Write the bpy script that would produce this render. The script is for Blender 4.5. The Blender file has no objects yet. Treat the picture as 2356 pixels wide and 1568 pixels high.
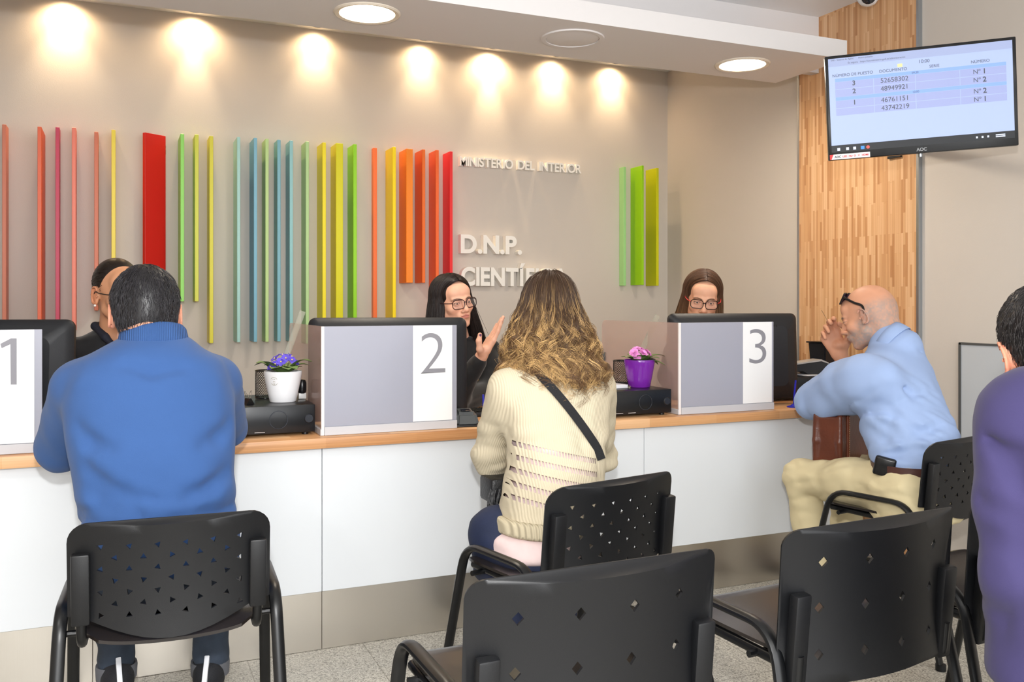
import bpy, bmesh, math, random
import numpy as np
from mathutils import Vector, Matrix, Euler
from mathutils.geometry import delaunay_2d_cdt
SC = bpy.context.scene
COL = SC.collection
random.seed(7); RNG = np.random.default_rng(7)
PI = math.pi

# ---------------------------------------------------------------- camera, world, light, exposure
F_PX = 2073.6; YAW = .4108; CYP = 696.6; CAM_H = 1.22
cd = bpy.data.cameras.new('camera'); cam = bpy.data.objects.new('camera', cd); COL.objects.link(cam)
cam.location = (0, 0, CAM_H); cam.rotation_euler = (PI/2, 0, -YAW)
cd.sensor_fit = 'HORIZONTAL'; cd.sensor_width = 36; cd.lens = 36*F_PX/2356
cd.shift_y = -(784-CYP)/2356; cd.clip_start = .02; cd.clip_end = 60
SC.camera = cam
vs = SC.view_settings
vs.view_transform = 'Standard'; vs.look = 'None'; vs.gamma = 1; vs.use_curve_mapping = False
vs.exposure = 0.22
w = bpy.data.worlds.new('world'); SC.world = w; w.use_nodes = True
w.node_tree.nodes['Background'].inputs[0].default_value = (.8, .88, 1, 1)
w.node_tree.nodes['Background'].inputs[1].default_value = .3

def lamp(name, kind, loc, energy, color, rot=(0, 0, 0), parent=None, **kw):
    l = bpy.data.lights.new(name, kind); l.energy = energy; l.color = color
    for k, v in kw.items(): setattr(l, k, v)
    o = bpy.data.objects.new(name, l); COL.objects.link(o); o.location = loc; o.rotation_euler = rot
    if parent: o.parent = parent
    return o
def aim(o, tgt):
    o.rotation_euler = (Vector(tgt)-o.location).to_track_quat('-Z', 'Y').to_euler()
# the photographer's flash, just above the lens, and an added soft fill below the ceiling
fl = lamp('camera_flash', 'AREA', (-.02, -.05, 1.50), 42, (1, .99, .975), shape='DISK', size=.07)
aim(fl, (1.25, 3.0, 1.15))
bl = lamp('added_overhead_fill', 'AREA', (.2, -.6, 2.70), 45, (1, .985, .965), shape='DISK', size=2.4)
aim(bl, (.9, 2.2, .3))

# added fill lamp behind the camera, standing in for daylight in an added window
wl = lamp('added_rear_fill', 'AREA', (.65, -2.48, 1.35), 118, (.97, .985, 1), rot=(PI/2, 0, 0), shape='RECTANGLE', size=4.4, size_y=1.9)

# ---------------------------------------------------------------- pixel -> world (design aid: a point seen at a pixel, at a known depth plane)
c_, s_ = math.cos(YAW), math.sin(YAW)
def W(px, py, Y=None, d=None, X=None, z=None):
    a = (px-1178)/F_PX; b = (CYP-py)/F_PX
    D = Vector((a*c_+s_, -a*s_+c_, b))
    if d is None:
        if Y is not None: d = Y/D.y
        elif X is not None: d = X/D.x
        else: d = (z-CAM_H)/D.z
    return D*d+Vector((0, 0, CAM_H))
def depth(P): return P[0]*s_+P[1]*c_

# ---------------------------------------------------------------- materials
def lin(c):
    f = lambda u: (u/12.92 if u <= .04045 else ((u+.055)/1.055)**2.4)
    return tuple(f(v/255) for v in c)+(1,)
MATS = {}
def mat(name, rgb, rough=.5, metal=0, bump=0, bscale=40, var=0, vscale=6, emit=0, trans=0, ior=1.45, coat=0, sheen=0, spec=None, attr=None, stretch=None, alpha=None):
    if name in MATS: return MATS[name]
    m = bpy.data.materials.new(name); MATS[name] = m; m.use_nodes = True
    nt = m.node_tree; N = nt.nodes; L = nt.links; b = N['Principled BSDF']
    b.inputs['Base Color'].default_value = lin(rgb); b.inputs['Roughness'].default_value = rough
    b.inputs['Metallic'].default_value = metal; b.inputs['IOR'].default_value = ior
    if trans: b.inputs['Transmission Weight'].default_value = trans
    if coat: b.inputs['Coat Weight'].default_value = coat
    if sheen: b.inputs['Sheen Weight'].default_value = sheen; b.inputs['Sheen Roughness'].default_value = .5
    if spec is not None: b.inputs['Specular IOR Level'].default_value = spec
    if alpha is not None: b.inputs['Alpha'].default_value = alpha
    if emit: b.inputs['Emission Color'].default_value = lin(rgb); b.inputs['Emission Strength'].default_value = emit
    src = None
    if attr:
        at = N.new('ShaderNodeAttribute'); at.attribute_name = attr; src = at.outputs['Color']
        L.new(src, b.inputs['Base Color'])
    if bump or var:
        tc = N.new('ShaderNodeTexCoord'); co = tc.outputs['Object']
        if stretch:
            mp = N.new('ShaderNodeMapping'); mp.inputs['Scale'].default_value = stretch; L.new(co, mp.inputs[0]); co = mp.outputs[0]
        if bump:
            n = N.new('ShaderNodeTexNoise'); n.inputs['Scale'].default_value = bscale; n.inputs['Detail'].default_value = 5
            L.new(co, n.inputs['Vector'])
            bp = N.new('ShaderNodeBump'); bp.inputs['Strength'].default_value = bump; bp.inputs['Distance'].default_value = .01
            L.new(n.outputs[0], bp.inputs['Height']); L.new(bp.outputs[0], b.inputs['Normal'])
        if var:
            n2 = N.new('ShaderNodeTexNoise'); n2.inputs['Scale'].default_value = vscale; n2.inputs['Detail'].default_value = 4
            L.new(co, n2.inputs['Vector'])
            mr = N.new('ShaderNodeMapRange'); mr.inputs[1].default_value = .3; mr.inputs[2].default_value = .7
            mr.inputs[3].default_value = 1-var; mr.inputs[4].default_value = 1+var; L.new(n2.outputs[0], mr.inputs[0])
            mx = N.new('ShaderNodeVectorMath'); mx.operation = 'SCALE'
            if src: L.new(src, mx.inputs[0])
            else: mx.inputs[0].default_value = lin(rgb)[:3]
            L.new(mr.outputs[0], mx.inputs['Scale']); L.new(mx.outputs[0], b.inputs['Base Color'])
    return m

# ---------------------------------------------------------------- object helpers
def tag(o, label=None, cat=None, group=None, kind=None):
    if label: o['label'] = label
    if cat: o['category'] = cat
    if group: o['group'] = group
    if kind: o['kind'] = kind
    return o
def empty(name, label, cat, loc=(0, 0, 0), rz=0, group=None):
    o = bpy.data.objects.new(name, None); COL.objects.link(o); o.location = loc; o.rotation_euler = (0, 0, rz)
    o.empty_display_size = .05
    return tag(o, label, cat, group)
def meshobj(name, verts, faces, m, parent=None, smooth=True, sharp=None):
    me = bpy.data.meshes.new(name)
    me.from_pydata([tuple(v) for v in verts], [], [tuple(f) for f in faces]); me.update()
    o = bpy.data.objects.new(name, me); COL.objects.link(o)
    if m: me.materials.append(m)
    if smooth:
        me.polygons.foreach_set('use_smooth', [True]*len(me.polygons))
        if sharp is not None: me.set_sharp_from_angle(angle=sharp)
    if parent: o.parent = parent
    return o
class MB:
    """collects shapes, then links them as one mesh object"""
    def __init__(s): s.v = []; s.f = []; s.mi = []; s.cur = 0
    def add(s, vs_, fs, M=None):
        n = len(s.v)
        for v in vs_:
            v = Vector(v)
            s.v.append(tuple(M @ v) if M is not None else tuple(v))
        for f in fs: s.f.append(tuple(i+n for i in f)); s.mi.append(s.cur)
        return s
    def box(s, lo, hi, M=None, bev=0, seg=2):
        lo = Vector(lo); hi = Vector(hi)
        bm = bmesh.new(); bmesh.ops.create_cube(bm, size=1)
        for v in bm.verts: v.co = Vector([(lo[i]+hi[i])/2+v.co[i]*(hi[i]-lo[i]) for i in range(3)])
        if bev: bmesh.ops.bevel(bm, geom=bm.edges[:], offset=bev, segments=seg, affect='EDGES', profile=.5)
        s._bm(bm, M); return s
    def _bm(s, bm, M=None):
        bm.verts.index_update()
        s.add([v.co.copy() for v in bm.verts], [[v.index for v in f.verts] for f in bm.faces], M); bm.free()
    def lathe(s, prof, M=None, seg=32, cap=True):
        vs_ = []; fs = []
        for r, z in prof:
            for i in range(seg):
                a = 2*PI*i/seg; vs_.append((r*math.cos(a), r*math.sin(a), z))
        for j in range(len(prof)-1):
            for i in range(seg):
                i2 = (i+1) % seg; fs.append((j*seg+i, j*seg+i2, (j+1)*seg+i2, (j+1)*seg+i))
        if cap:
            fs.append(tuple(reversed(range(seg)))); fs.append(tuple(range((len(prof)-1)*seg, len(prof)*seg)))
        return s.add(vs_, fs, M)
    def tube(s, pts, r, seg=10, M=None, flat=1.0, cap=True, up=None):
        pts = [Vector(p) for p in pts]; n = len(pts)
        rs = r if hasattr(r, '__len__') else [r]*n
        vs_ = []; fs = []; u = None
        for i, p in enumerate(pts):
            t = ((pts[min(i+1, n-1)]-p).normalized()+(p-pts[max(i-1, 0)]).normalized()).normalized()
            if u is None:
                u = Vector(up) if up else (Vector((0, 0, 1)) if abs(t.z) < .9 else Vector((1, 0, 0)))
            u = (u-t*u.dot(t)).normalized(); w_ = t.cross(u)
            for k in range(seg):
                a = 2*PI*k/seg; vs_.append(p+u*math.cos(a)*rs[i]+w_*math.sin(a)*rs[i]*flat)
        for i in range(n-1):
            for k in range(seg):
                k2 = (k+1) % seg; fs.append((i*seg+k, i*seg+k2, (i+1)*seg+k2, (i+1)*seg+k))
        if cap: fs.append(tuple(reversed(range(seg)))); fs.append(tuple(range((n-1)*seg, n*seg)))
        return s.add(vs_, fs, M)
    def prism(s, poly, z0, z1, M=None):
        n = len(poly)
        vs_ = [(x, y, z0) for x, y in poly]+[(x, y, z1) for x, y in poly]
        fs = [tuple(reversed(range(n))), tuple(range(n, 2*n))]+[(i, (i+1) % n, n+(i+1) % n, n+i) for i in range(n)]
        return s.add(vs_, fs, M)
    def ball(s, c, r, M=None, u=16, v=10):
        bm = bmesh.new(); bmesh.ops.create_uvsphere(bm, u_segments=u, v_segments=v, radius=1)
        rr = r if hasattr(r, '__len__') else (r, r, r)
        for q in bm.verts: q.co = Vector([c[i]+q.co[i]*rr[i] for i in range(3)])
        s._bm(bm, M); return s
    def build(s, name, m, parent=None, smooth=True, sharp=.6, mats=None):
        o = meshobj(name, s.v, s.f, m, parent, smooth, sharp)
        if mats:
            for q in mats: o.data.materials.append(q)
            o.data.polygons.foreach_set('material_index', s.mi)
        return o
def structure(o): o['kind'] = 'structure'; return o
def bez(pts, n=8):
    """smooth path through points (Catmull-Rom)"""
    P = [Vector(p) for p in pts]; P = [P[0]*2-P[1]]+P+[P[-1]*2-P[-2]]; out = []
    for i in range(1, len(P)-2):
        for k in range(n):
            t = k/n; a, b, c, d = P[i-1:i+3]
            out.append(.5*((2*b)+(c-a)*t+(2*a-5*b+4*c-d)*t*t+(3*b-a-3*c+d)*t**3))
    out.append(P[-2]); return out
def rpoly(w_, h_, r, n=6, x0=0, y0=0):
    pts = []
    for cx, cy, a0 in ((w_/2-r, h_/2-r, 0), (-w_/2+r, h_/2-r, PI/2), (-w_/2+r, -h_/2+r, PI), (w_/2-r, -h_/2+r, 1.5*PI)):
        for k in range(n+1):
            a = a0+PI/2*k/n; pts.append((x0+cx+r*math.cos(a), y0+cy+r*math.sin(a)))
    return pts
def holed_sheet(outer, holes, grid, thick, warp, name, m, parent):
    """flat outline with real holes, triangulated, then bent by warp(x, y) -> (co, normal) and given thickness"""
    pts = []; edges = []
    def ring(p):
        n0 = len(pts); pts.extend(Vector(q) for q in p); k = len(p)
        edges.extend((n0+i, n0+(i+1) % k) for i in range(k))
    ring(outer)
    for h in holes: ring(h)
    def inside(p, poly):
        x, y = p; c = False; j = len(poly)-1
        for i in range(len(poly)):
            xi, yi = poly[i]; xj, yj = poly[j]
            if (yi > y) != (yj > y) and x < (xj-xi)*(y-yi)/(yj-yi)+xi: c = not c
            j = i
        return c
    xs = [p[0] for p in outer]; ys = [p[1] for p in outer]
    x = min(xs)+grid*.5
    while x < max(xs):
        y = min(ys)+grid*.5
        while y < max(ys):
            if inside((x, y), outer) and not any(inside((x, y), h) for h in holes) and \
               min((x-a)**2+(y-b)**2 for a, b in outer) > (grid*.4)**2 and all(min((x-a)**2+(y-b)**2 for a, b in h) > (grid*.3)**2 for h in holes):
                pts.append(Vector((x, y)))
            y += grid
        x += grid
    v2, e2, f2, *_ = delaunay_2d_cdt(pts, edges, [], 0, 1e-6)
    fs = []
    for f in f2:
        cx = sum(v2[i][0] for i in f)/len(f); cy = sum(v2[i][1] for i in f)/len(f)
        if inside((cx, cy), outer) and not any(inside((cx, cy), h) for h in holes): fs.append(tuple(f))
    n = len(v2); top = []; bot = []
    for p in v2:
        co, no = warp(p[0], p[1]); co = Vector(co); no = Vector(no).normalized()
        top.append(co+no*thick/2); bot.append(co-no*thick/2)
    cnt = {}
    for f in fs:
        for i in range(len(f)):
            a, b = f[i], f[(i+1) % len(f)]; cnt[(a, b)] = 1
    faces = list(fs)+[tuple(i+n for i in reversed(f)) for f in fs]
    for (a, b) in list(cnt):
        if (b, a) not in cnt: faces.append((b, a, a+n, b+n))
    return meshobj(name, top+bot, faces, m, parent, True, .7)
def text_mesh(txt, size, ext=0, off=0, align='LEFT', bev=0, sp=1.0):
    cu = bpy.data.curves.new('t', 'FONT'); cu.body = txt; cu.size = size; cu.extrude = ext; cu.offset = off
    cu.align_x = align; cu.bevel_depth = bev; cu.space_character = sp; cu.resolution_u = 9
    o = bpy.data.objects.new('t', cu); COL.objects.link(o)
    dg = bpy.context.evaluated_depsgraph_get(); me = o.evaluated_get(dg).to_mesh()
    vs_ = [v.co.copy() for v in me.vertices]; fs = [tuple(p.vertices) for p in me.polygons]
    o.evaluated_get(dg).to_mesh_clear(); bpy.data.objects.remove(o); bpy.data.curves.remove(cu)
    return vs_, fs
def copy_tree(o, parent=None):
    c = o.copy(); COL.objects.link(c)
    if parent: c.parent = parent; c.matrix_parent_inverse = o.matrix_parent_inverse
    for ch in list(o.children): copy_tree(ch, c)
    return c
FRONT = Matrix.Rotation(PI/2, 4, 'X')      # text / outline plane XY -> upright XZ plane facing -Y
# ================================================================ THE ROOM
YB = 5.336; XR = 3.509; ZC = 2.774; ZR = 2.832; XL = -2.2; YF = -2.6
ZS = 2.389; YS1 = 3.322; YS2 = 3.835; XS = 3.20
YC = 3.176; ZK = .205; ZT = .75; ZTB = .713; YT = 3.140; CX1 = 3.15
BEIGE = mat('beige_wall_paint', (201, 193, 184), .62, bump=.05, bscale=260, var=.015, vscale=2)
WHITE = mat('white_ceiling_paint', (236, 238, 240), .7, bump=.04, bscale=200)
SOFF = mat('soffit_paint', (222, 219, 219), .6, bump=.04, bscale=200)
STEEL_TRIM = mat('aluminium_profile', (170, 176, 182), .35, metal=.9)
def slab(name, lo, hi, m, bev=0):
    return structure(MB().box(lo, hi, bev=bev).build(name, m, None))
# floor: grey terrazzo tiles
def floor_mat():
    m = bpy.data.materials.new('terrazzo_floor'); m.use_nodes = True; nt = m.node_tree; N = nt.nodes; L = nt.links
    b = N['Principled BSDF']; tc = N.new('ShaderNodeTexCoord')
    v = N.new('ShaderNodeTexVoronoi'); v.inputs['Scale'].default_value = 260; L.new(tc.outputs['Object'], v.inputs['Vector'])
    cr = N.new('ShaderNodeValToRGB'); e = cr.color_ramp.elements
    sp = N.new('ShaderNodeSeparateColor'); L.new(v.outputs['Color'], sp.inputs[0]); L.new(sp.outputs[0], cr.inputs[0])
    e[0].position = 0; e[0].color = lin((112, 108, 100)); e[1].position = 1; e[1].color = lin((214, 210, 200))
    x = e.new(.25); x.color = lin((168, 163, 152)); x = e.new(.6); x.color = lin((190, 186, 176))
    br = N.new('ShaderNodeTexBrick'); br.offset = 0; br.inputs['Scale'].default_value = 1
    br.inputs['Brick Width'].default_value = .40; br.inputs['Row Height'].default_value = .40; br.inputs['Mortar Size'].default_value = .0018
    br.inputs['Color1'].default_value = (1, 1, 1, 1); br.inputs['Color2'].default_value = (1, 1, 1, 1); br.inputs['Mortar'].default_value = (.55, .53, .5, 1)
    L.new(tc.outputs['Object'], br.inputs['Vector'])
    mx = N.new('ShaderNodeMix'); mx.data_type = 'RGBA'; mx.blend_type = 'MULTIPLY'; mx.inputs[0].default_value = 1
    L.new(cr.outputs[0], mx.inputs[6]); L.new(br.outputs['Color'], mx.inputs[7]); L.new(mx.outputs[2], b.inputs['Base Color'])
    b.inputs['Roughness'].default_value = .38
    return m
f = slab('floor', (XL, YF, -.1), (XR, YB, 0), floor_mat())
slab('wall_back', (XL-.1, YB, 0), (XR+.1, YB+.1, ZR+.1), BEIGE)
slab('wall_right', (XR, YF, 0), (XR+.1, YB, ZR+.1), BEIGE)
slab('wall_left', (XL-.1, YF, 0), (XL, YB, ZR+.1), BEIGE)
wf = MB(); wf.box((XL-.1, YF-.1, 0), (XR+.1, YF, .3)); wf.box((XL-.1, YF-.1, 2.6), (XR+.1, YF, ZC+.15)); wf.box((XL-.1, YF-.1, .3), (-1.6, YF, 2.6)); wf.box((2.9, YF-.1, .3), (XR+.1, YF, 2.6))
structure(wf.build('wall_front', WHITE))
wf = MB()  # unseen window frame and glass, added to go with the rear fill lamp
for x in (-1.6, -.1, 1.4, 2.85): wf.box((x, YF-.07, .3), (x+.05, YF-.02, 2.6))
for z in (.3, 2.55): wf.box((-1.6, YF-.07, z), (2.9, YF-.02, z+.05))
structure(wf.build('added_window_1', mat('window_frame_grey', (120, 124, 128), .4, metal=.5)))
structure(MB().box((-1.56, YF-.05, .34), (2.86, YF-.044, 2.56)).build('added_window_2', mat('window_glass', (235, 240, 240), .05, trans=1)))
slab('ceiling', (XL, YF, ZR), (XR, YB, ZR+.1), WHITE)
slab('trim_6', (XL, YF, ZC), (XR, YS2+.05, ZR-.001), WHITE)
# hanging soffit box and the beam behind it
slab('trim_1', (XL, YS1, ZS), (XS, YS2, 2.478), SOFF)
slab('trim_2', (XL, YS2-.005, 2.47), (XR, YS2+.05, ZC), SOFF)
slab('baseboard_right', (XR-.012, YF, 0), (XR, 3.16, .07), mat('grey_baseboard', (190, 186, 180), .5))
# wood cladding on the right wall: staves
def stave_mat(name, dark, mid, light, along='Z', sw=.02, sl=.42, rough=.42, yz=True):
    m = bpy.data.materials.new(name); m.use_nodes = True; nt = m.node_tree; N = nt.nodes; L = nt.links
    b = N['Principled BSDF']; tc = N.new('ShaderNodeTexCoord'); sx = N.new('ShaderNodeSeparateXYZ'); L.new(tc.outputs['Object'], sx.inputs[0])
    cb = N.new('ShaderNodeCombineXYZ')
    if along == 'Z': L.new(sx.outputs[2], cb.inputs[0]); L.new(sx.outputs[1], cb.inputs[1])
    else: L.new(sx.outputs[0], cb.inputs[0]); L.new(sx.outputs[1], cb.inputs[1]); 
    br = N.new('ShaderNodeTexBrick'); br.inputs['Scale'].default_value = 1; br.offset = .37; br.offset_frequency = 2; br.squash = .6; br.squash_frequency = 3
    br.inputs['Brick Width'].default_value = sl; br.inputs['Row Height'].default_value = sw; br.inputs['Mortar Size'].default_value = .00035; br.inputs['Bias'].default_value = 0
    br.inputs['Color1'].default_value = (0, 0, 0, 1); br.inputs['Color2'].default_value = (1, 1, 1, 1); br.inputs['Mortar'].default_value = (.1, .1, .1, 1)
    L.new(cb.outputs[0], br.inputs['Vector'])
    # grain
    mp = N.new('ShaderNodeMapping'); mp.inputs['Scale'].default_value = (3, 220, 220) if along == 'X' else (220, 220, 3); L.new(tc.outputs['Object'], mp.inputs[0])
    n = N.new('ShaderNodeTexNoise'); n.inputs['Scale'].default_value = 1; n.inputs['Detail'].default_value = 6; n.inputs['Roughness'].default_value = .65; L.new(mp.outputs[0], n.inputs['Vector'])
    ad = N.new('ShaderNodeMath'); ad.operation = 'MULTIPLY_ADD'; L.new(n.outputs[0], ad.inputs[0]); ad.inputs[1].default_value = .75
    mu = N.new('ShaderNodeMath'); mu.operation = 'MULTIPLY_ADD'; L.new(br.outputs['Color'], mu.inputs[0]); mu.inputs[1].default_value = .75; mu.inputs[2].default_value = -.25
    L.new(mu.outputs[0], ad.inputs[2])
    cr = N.new('ShaderNodeValToRGB'); e = cr.color_ramp.elements; e[0].position = 0.0; e[0].color = lin(dark); e[1].position = .95; e[1].color = lin(light)
    x = e.new(.42); x.color = lin(mid); L.new(ad.outputs[0], cr.inputs[0]); L.new(cr.outputs[0], b.inputs['Base Color'])
    b.inputs['Roughness'].default_value = rough
    bp = N.new('ShaderNodeBump'); bp.inputs['Strength'].default_value = .08; L.new(n.outputs[0], bp.inputs['Height']); L.new(bp.outputs[0], b.inputs['Normal'])
    return m
CLAD = stave_mat('wood_stave_cladding', (172, 118, 74), (208, 160, 114), (228, 188, 146), sw=.0135, sl=.26)
YW2, YW1 = 3.172, 3.983
slab('trim_3', (XR-.02, YW2, 0), (XR+.001, YW1, ZR-.001), CLAD)
slab('trim_4', (XR-.024, YW1, 0), (XR+.001, YW1+.014, ZR-.001), STEEL_TRIM)
slab('trim_5', (XR-.024, YW2-.014, 0), (XR+.001, YW2, ZC-.001), STEEL_TRIM)

# ---------------------------------------------------------------- lights of the room and added fill lamps
LAMPW = mat('lit_lamp_diffuser', (255, 240, 215), .5, emit=14)
RINGW = mat('lamp_ring_white', (225, 215, 200), .45)
def downlight(x, y, z, label, power, col=(1, .88, .72), grp='round ceiling downlights'):
    t = empty('ceiling_downlight', label, 'ceiling light', (x, y, z), group=grp)
    MB().lathe([(.108, .001), (.112, -.006), (.128, -.008), (.134, -.003), (.134, .0005)], seg=48).build('ring', RINGW, t)
    MB().lathe([(.0, -.004), (.108, -.004), (.108, .0005)], seg=48, cap=False).build('diffuser', LAMPW, t)
    if power: lamp('lamp_light', 'AREA', (0, 0, -.012), power, col, parent=t, shape='DISK', size=.2)
    return t
downlight(.916, 3.565, ZS, 'lit round downlight in the soffit above counters 1 and 2', 9)
downlight(2.80, 3.60, ZS, 'lit round downlight in the soffit near the hanging screen', 9)
t = empty('ceiling_speaker', 'round unlit cream ceiling speaker in the soffit between the two lit downlights', 'speaker', (1.836, 3.545, ZS))
MB().lathe([(.118, .001), (.119, -.006), (.138, -.006), (.141, .0005)], seg=48).build('ring', SOFF, t)
MB().lathe([(.0, -.007), (.09, -.006), (.116, -.003), (.118, .0005)], seg=48, cap=False).build('grille', SOFF, t)
WALLX = [-.264, .380, 1.058, 1.709, 2.164, 2.611, 3.054]
WSTR = [1.0, 1.1, .65, .6, 1.15, .7, .7]
for i, (x, st) in enumerate(zip(WALLX, WSTR)):
    t = empty('recessed_spotlight', 'small recessed spotlight in the ceiling slot washing the beige back wall', 'spotlight', (x, 5.262, ZR), group='recessed spotlights along the back wall')
    MB().lathe([(.022, .0), (.023, -.004), (.030, -.004), (.032, .0005)], seg=24).build('ring', STEEL_TRIM, t)
    a = lamp('spot_light', 'SPOT', (0, 0, -.015), 12*st, (1, .70, .40), parent=t, spot_size=math.radians(155), spot_blend=1.0, shadow_soft_size=.02)
    a.rotation_euler = (math.radians(10), 0, 0)
    n = lamp('spot_beam', 'SPOT', (0, 0, -.015), 19*st, (1, .76, .48), parent=t, spot_size=math.radians(70 if i not in (1, 4) else 44), spot_blend=1.0, shadow_soft_size=.02)
    n.rotation_euler = (math.radians(5), 0, 0)
for x, y in ((-.9, 1.2), (-.9, -1.0), (1.6, -1.0), (2.9, -1.0)):  # added fill lamps, given downlight fixtures out of view
    downlight(x, y, ZC, 'added lit fill downlight over the waiting area, out of view', 10, (1, .99, .97), 'added fill downlights over the waiting area')

# ---------------------------------------------------------------- coloured slats on the back wall
SLATS = [ # side px, front-left px, front-right px, top y, bottom y, colour, label
 (20, 4.8, 14.3, 286, 760, (205,118,88), 'terracotta orange'), (104.5, 86.2, 95.5, 291, 760, (226,98,56), 'orange-red'),
 (139.3, 127.7, 136.6, 292, 760, (196,52,88), 'crimson pink'), (176.8, 165.4, 174.6, 293, 760, (236,128,104), 'salmon pink'),
 (227.2, 217, 226, 303, 714, (208,112,78), 'brick orange'), (None, 256.4, 265.7, 298.5, 760, (240,216,60), 'lemon yellow'),
 (409.6, 415.2, 423.8, 307.5, 693, (140,216,90), 'light green'), (443.4, 448.2, 457, 309, 693, (208,210,60), 'short lime yellow'),
 (476.4, 481.8, 490.7, 312.5, 789, (214,206,40), 'long mustard lime'), (536.6, 545.5, 553, 315, 787, (160,206,200), 'pale teal'),
 (573.8, 584, 591.6, 316.5, 786, (118,176,200), 'steel blue'), (602.3, 610.7, 618.2, 319, 786, (184,214,140), 'pale leaf green'),
 (630, 638, 645.7, 321, 785, (120,178,194), 'dusty blue'), (657, 666.4, 674.3, 323, 785, (142,196,200), 'aqua blue'),
 (693, 703.6, 711, 325, 790, (178,214,148), 'mint green'), (729, 742, 750, 327.5, 800, (244,226,20), 'bright yellow'),
 (760.4, 773, 789.3, 329.5, 800, (222,216,0), 'broad lime yellow'), (799.3, 813, 821, 331.5, 800, (152,220,36), 'vivid green'),
 (855, 858.6, 867.5, 340, 800, (255,122,62), 'coral orange'), (886.6, 903.6, 911, 337.5, 800, (255,224,0), 'golden yellow'),
 (917.9, 934.8, 950, 342, 650, (252,138,26), 'broad short orange'), (954, 971.4, 978.6, 343.5, 650, (240,112,34), 'narrow short orange'),
 (986.3, 1002.7, 1009.8, 345, 800, (248,108,44), 'long orange'), (1018.4, 1034.8, 1041.6, 348, 700, (238,42,46), 'bright red'),
 (1424.4, 1435, 1440.5, 383.5, 657, (160,214,140), 'pale mint'), (1450.4, 1476.6, 1481.5, 380.5, 655, (150,208,10), 'wide vivid green'),
 (1485.2, 1510, 1515.8, 386, 657, (200,200,0), 'wide olive lime')]
prev = None
for k, (sp_, fl_, fr_, ty, by, c, nm) in enumerate(SLATS):
    D = .12
    if sp_ is not None:
        ref = fl_ if sp_ < fl_ else fr_
        X = W(sp_, 500, Y=YB).x; q = W(ref, 500, X=X); D = min(.27, max(.04, YB-q.y))
    yf = YB-D; a = W(fl_, ty, Y=yf); b = W(fr_, ty, Y=yf); z0 = W((fl_+fr_)/2, by, Y=yf).z
    zt = (a.z+b.z)/2
    m = mat('slat_paint_'+nm.replace(' ', '_'), c, .42)
    pos = 'near the left end of the wall' if fl_ < 300 else ('left of the white lettering' if fl_ < 1050 else 'in the trio right of the white lettering')
    o = MB().box((-(b.x-a.x)/2, -D, z0), ((b.x-a.x)/2, -.001, zt), bev=.0015, seg=1).build('wall_slat', m)
    o.location = ((a.x+b.x)/2, YB, 0)
    tag(o, f'{nm} vertical wall slat {pos}', 'wall slat', 'coloured vertical slats on the back wall')
# the one broad red board, standing away from the wall on its left edge
pr = W(381.5, 313, Y=YB-.03); pl = W(334, 306, Y=YB-.105)
v = Vector((pr.x-pl.x, pr.y-pl.y, 0)); ang = math.atan2(v.y, v.x)
t = empty('wall_board', 'broad red vertical board, widest of the wall slats, behind the man in blue', 'wall slat', (pl.x, pl.y, 0), ang)
MB().box((0, 0, 1.0), (v.length, .022, pr.z), bev=.0015, seg=1).build('board', mat('slat_paint_red_board', (206, 30, 28), .42), t)
MB().box((v.length-.002, .004, pr.z-.10), (v.length+.004, .03, pr.z-.075), bev=.001).box((v.length-.002, .004, pr.z-.065), (v.length+.004, .03, pr.z-.05), bev=.001).build('hinge', STEEL_TRIM, t)

# ---------------------------------------------------------------- white raised lettering
LET = mat('white_lettering', (240, 238, 232), .45)
def lettering(txt, px0, px1, ytop, ybot, D, label, gap):
    """one sign line: each letter a mesh; fitted between two pixels on its front plane"""
    y0 = YB-D; a = W(px0, ytop, Y=y0); b = W(px1, ytop, Y=y0); zb = W(px0, ybot, Y=y0).z
    caph = a.z-zb; t = empty('wall_lettering', label, 'lettering', (a.x, YB, zb))
    items = []; x = 0; size = caph/.729
    for ch in txt:
        if ch == ' ': x += size*.42; continue
        vs_, fs = text_mesh(ch, size, ext=D/2, off=size*(.026 if size < .1 else .036))
        lo = min(v.x for v in vs_); hi = max(v.x for v in vs_)
        items.append((x-lo, vs_, fs)); x += (hi-lo)+size*gap
    k = (b.x-a.x)/(x-size*gap)
    for dx, vs_, fs in items:
        MB().add([((v.x+dx)*k, -D/2-.0005-v.z if False else -D/2-.0008+(-v.z), v.y) for v in vs_], [tuple(f) for f in fs]).build('letter', LET, t, True, .5)
    return t
lettering('MINISTERIO DEL INTERIOR', 1058, 1338, 358.5, 380, .034, 'small white raised letters reading MINISTERIO DEL INTERIOR, top line on the back wall', .05)
lettering('D.N.P.', 1060, 1201, 538, 580, .05, 'large white raised letters reading D.N.P. on the back wall', .05)
lettering('CIENTÍFICA', 1061, 1307, 613, 655, .05, 'large white raised letters reading CIENTÍFICA, lowest line on the back wall', .055)

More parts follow.
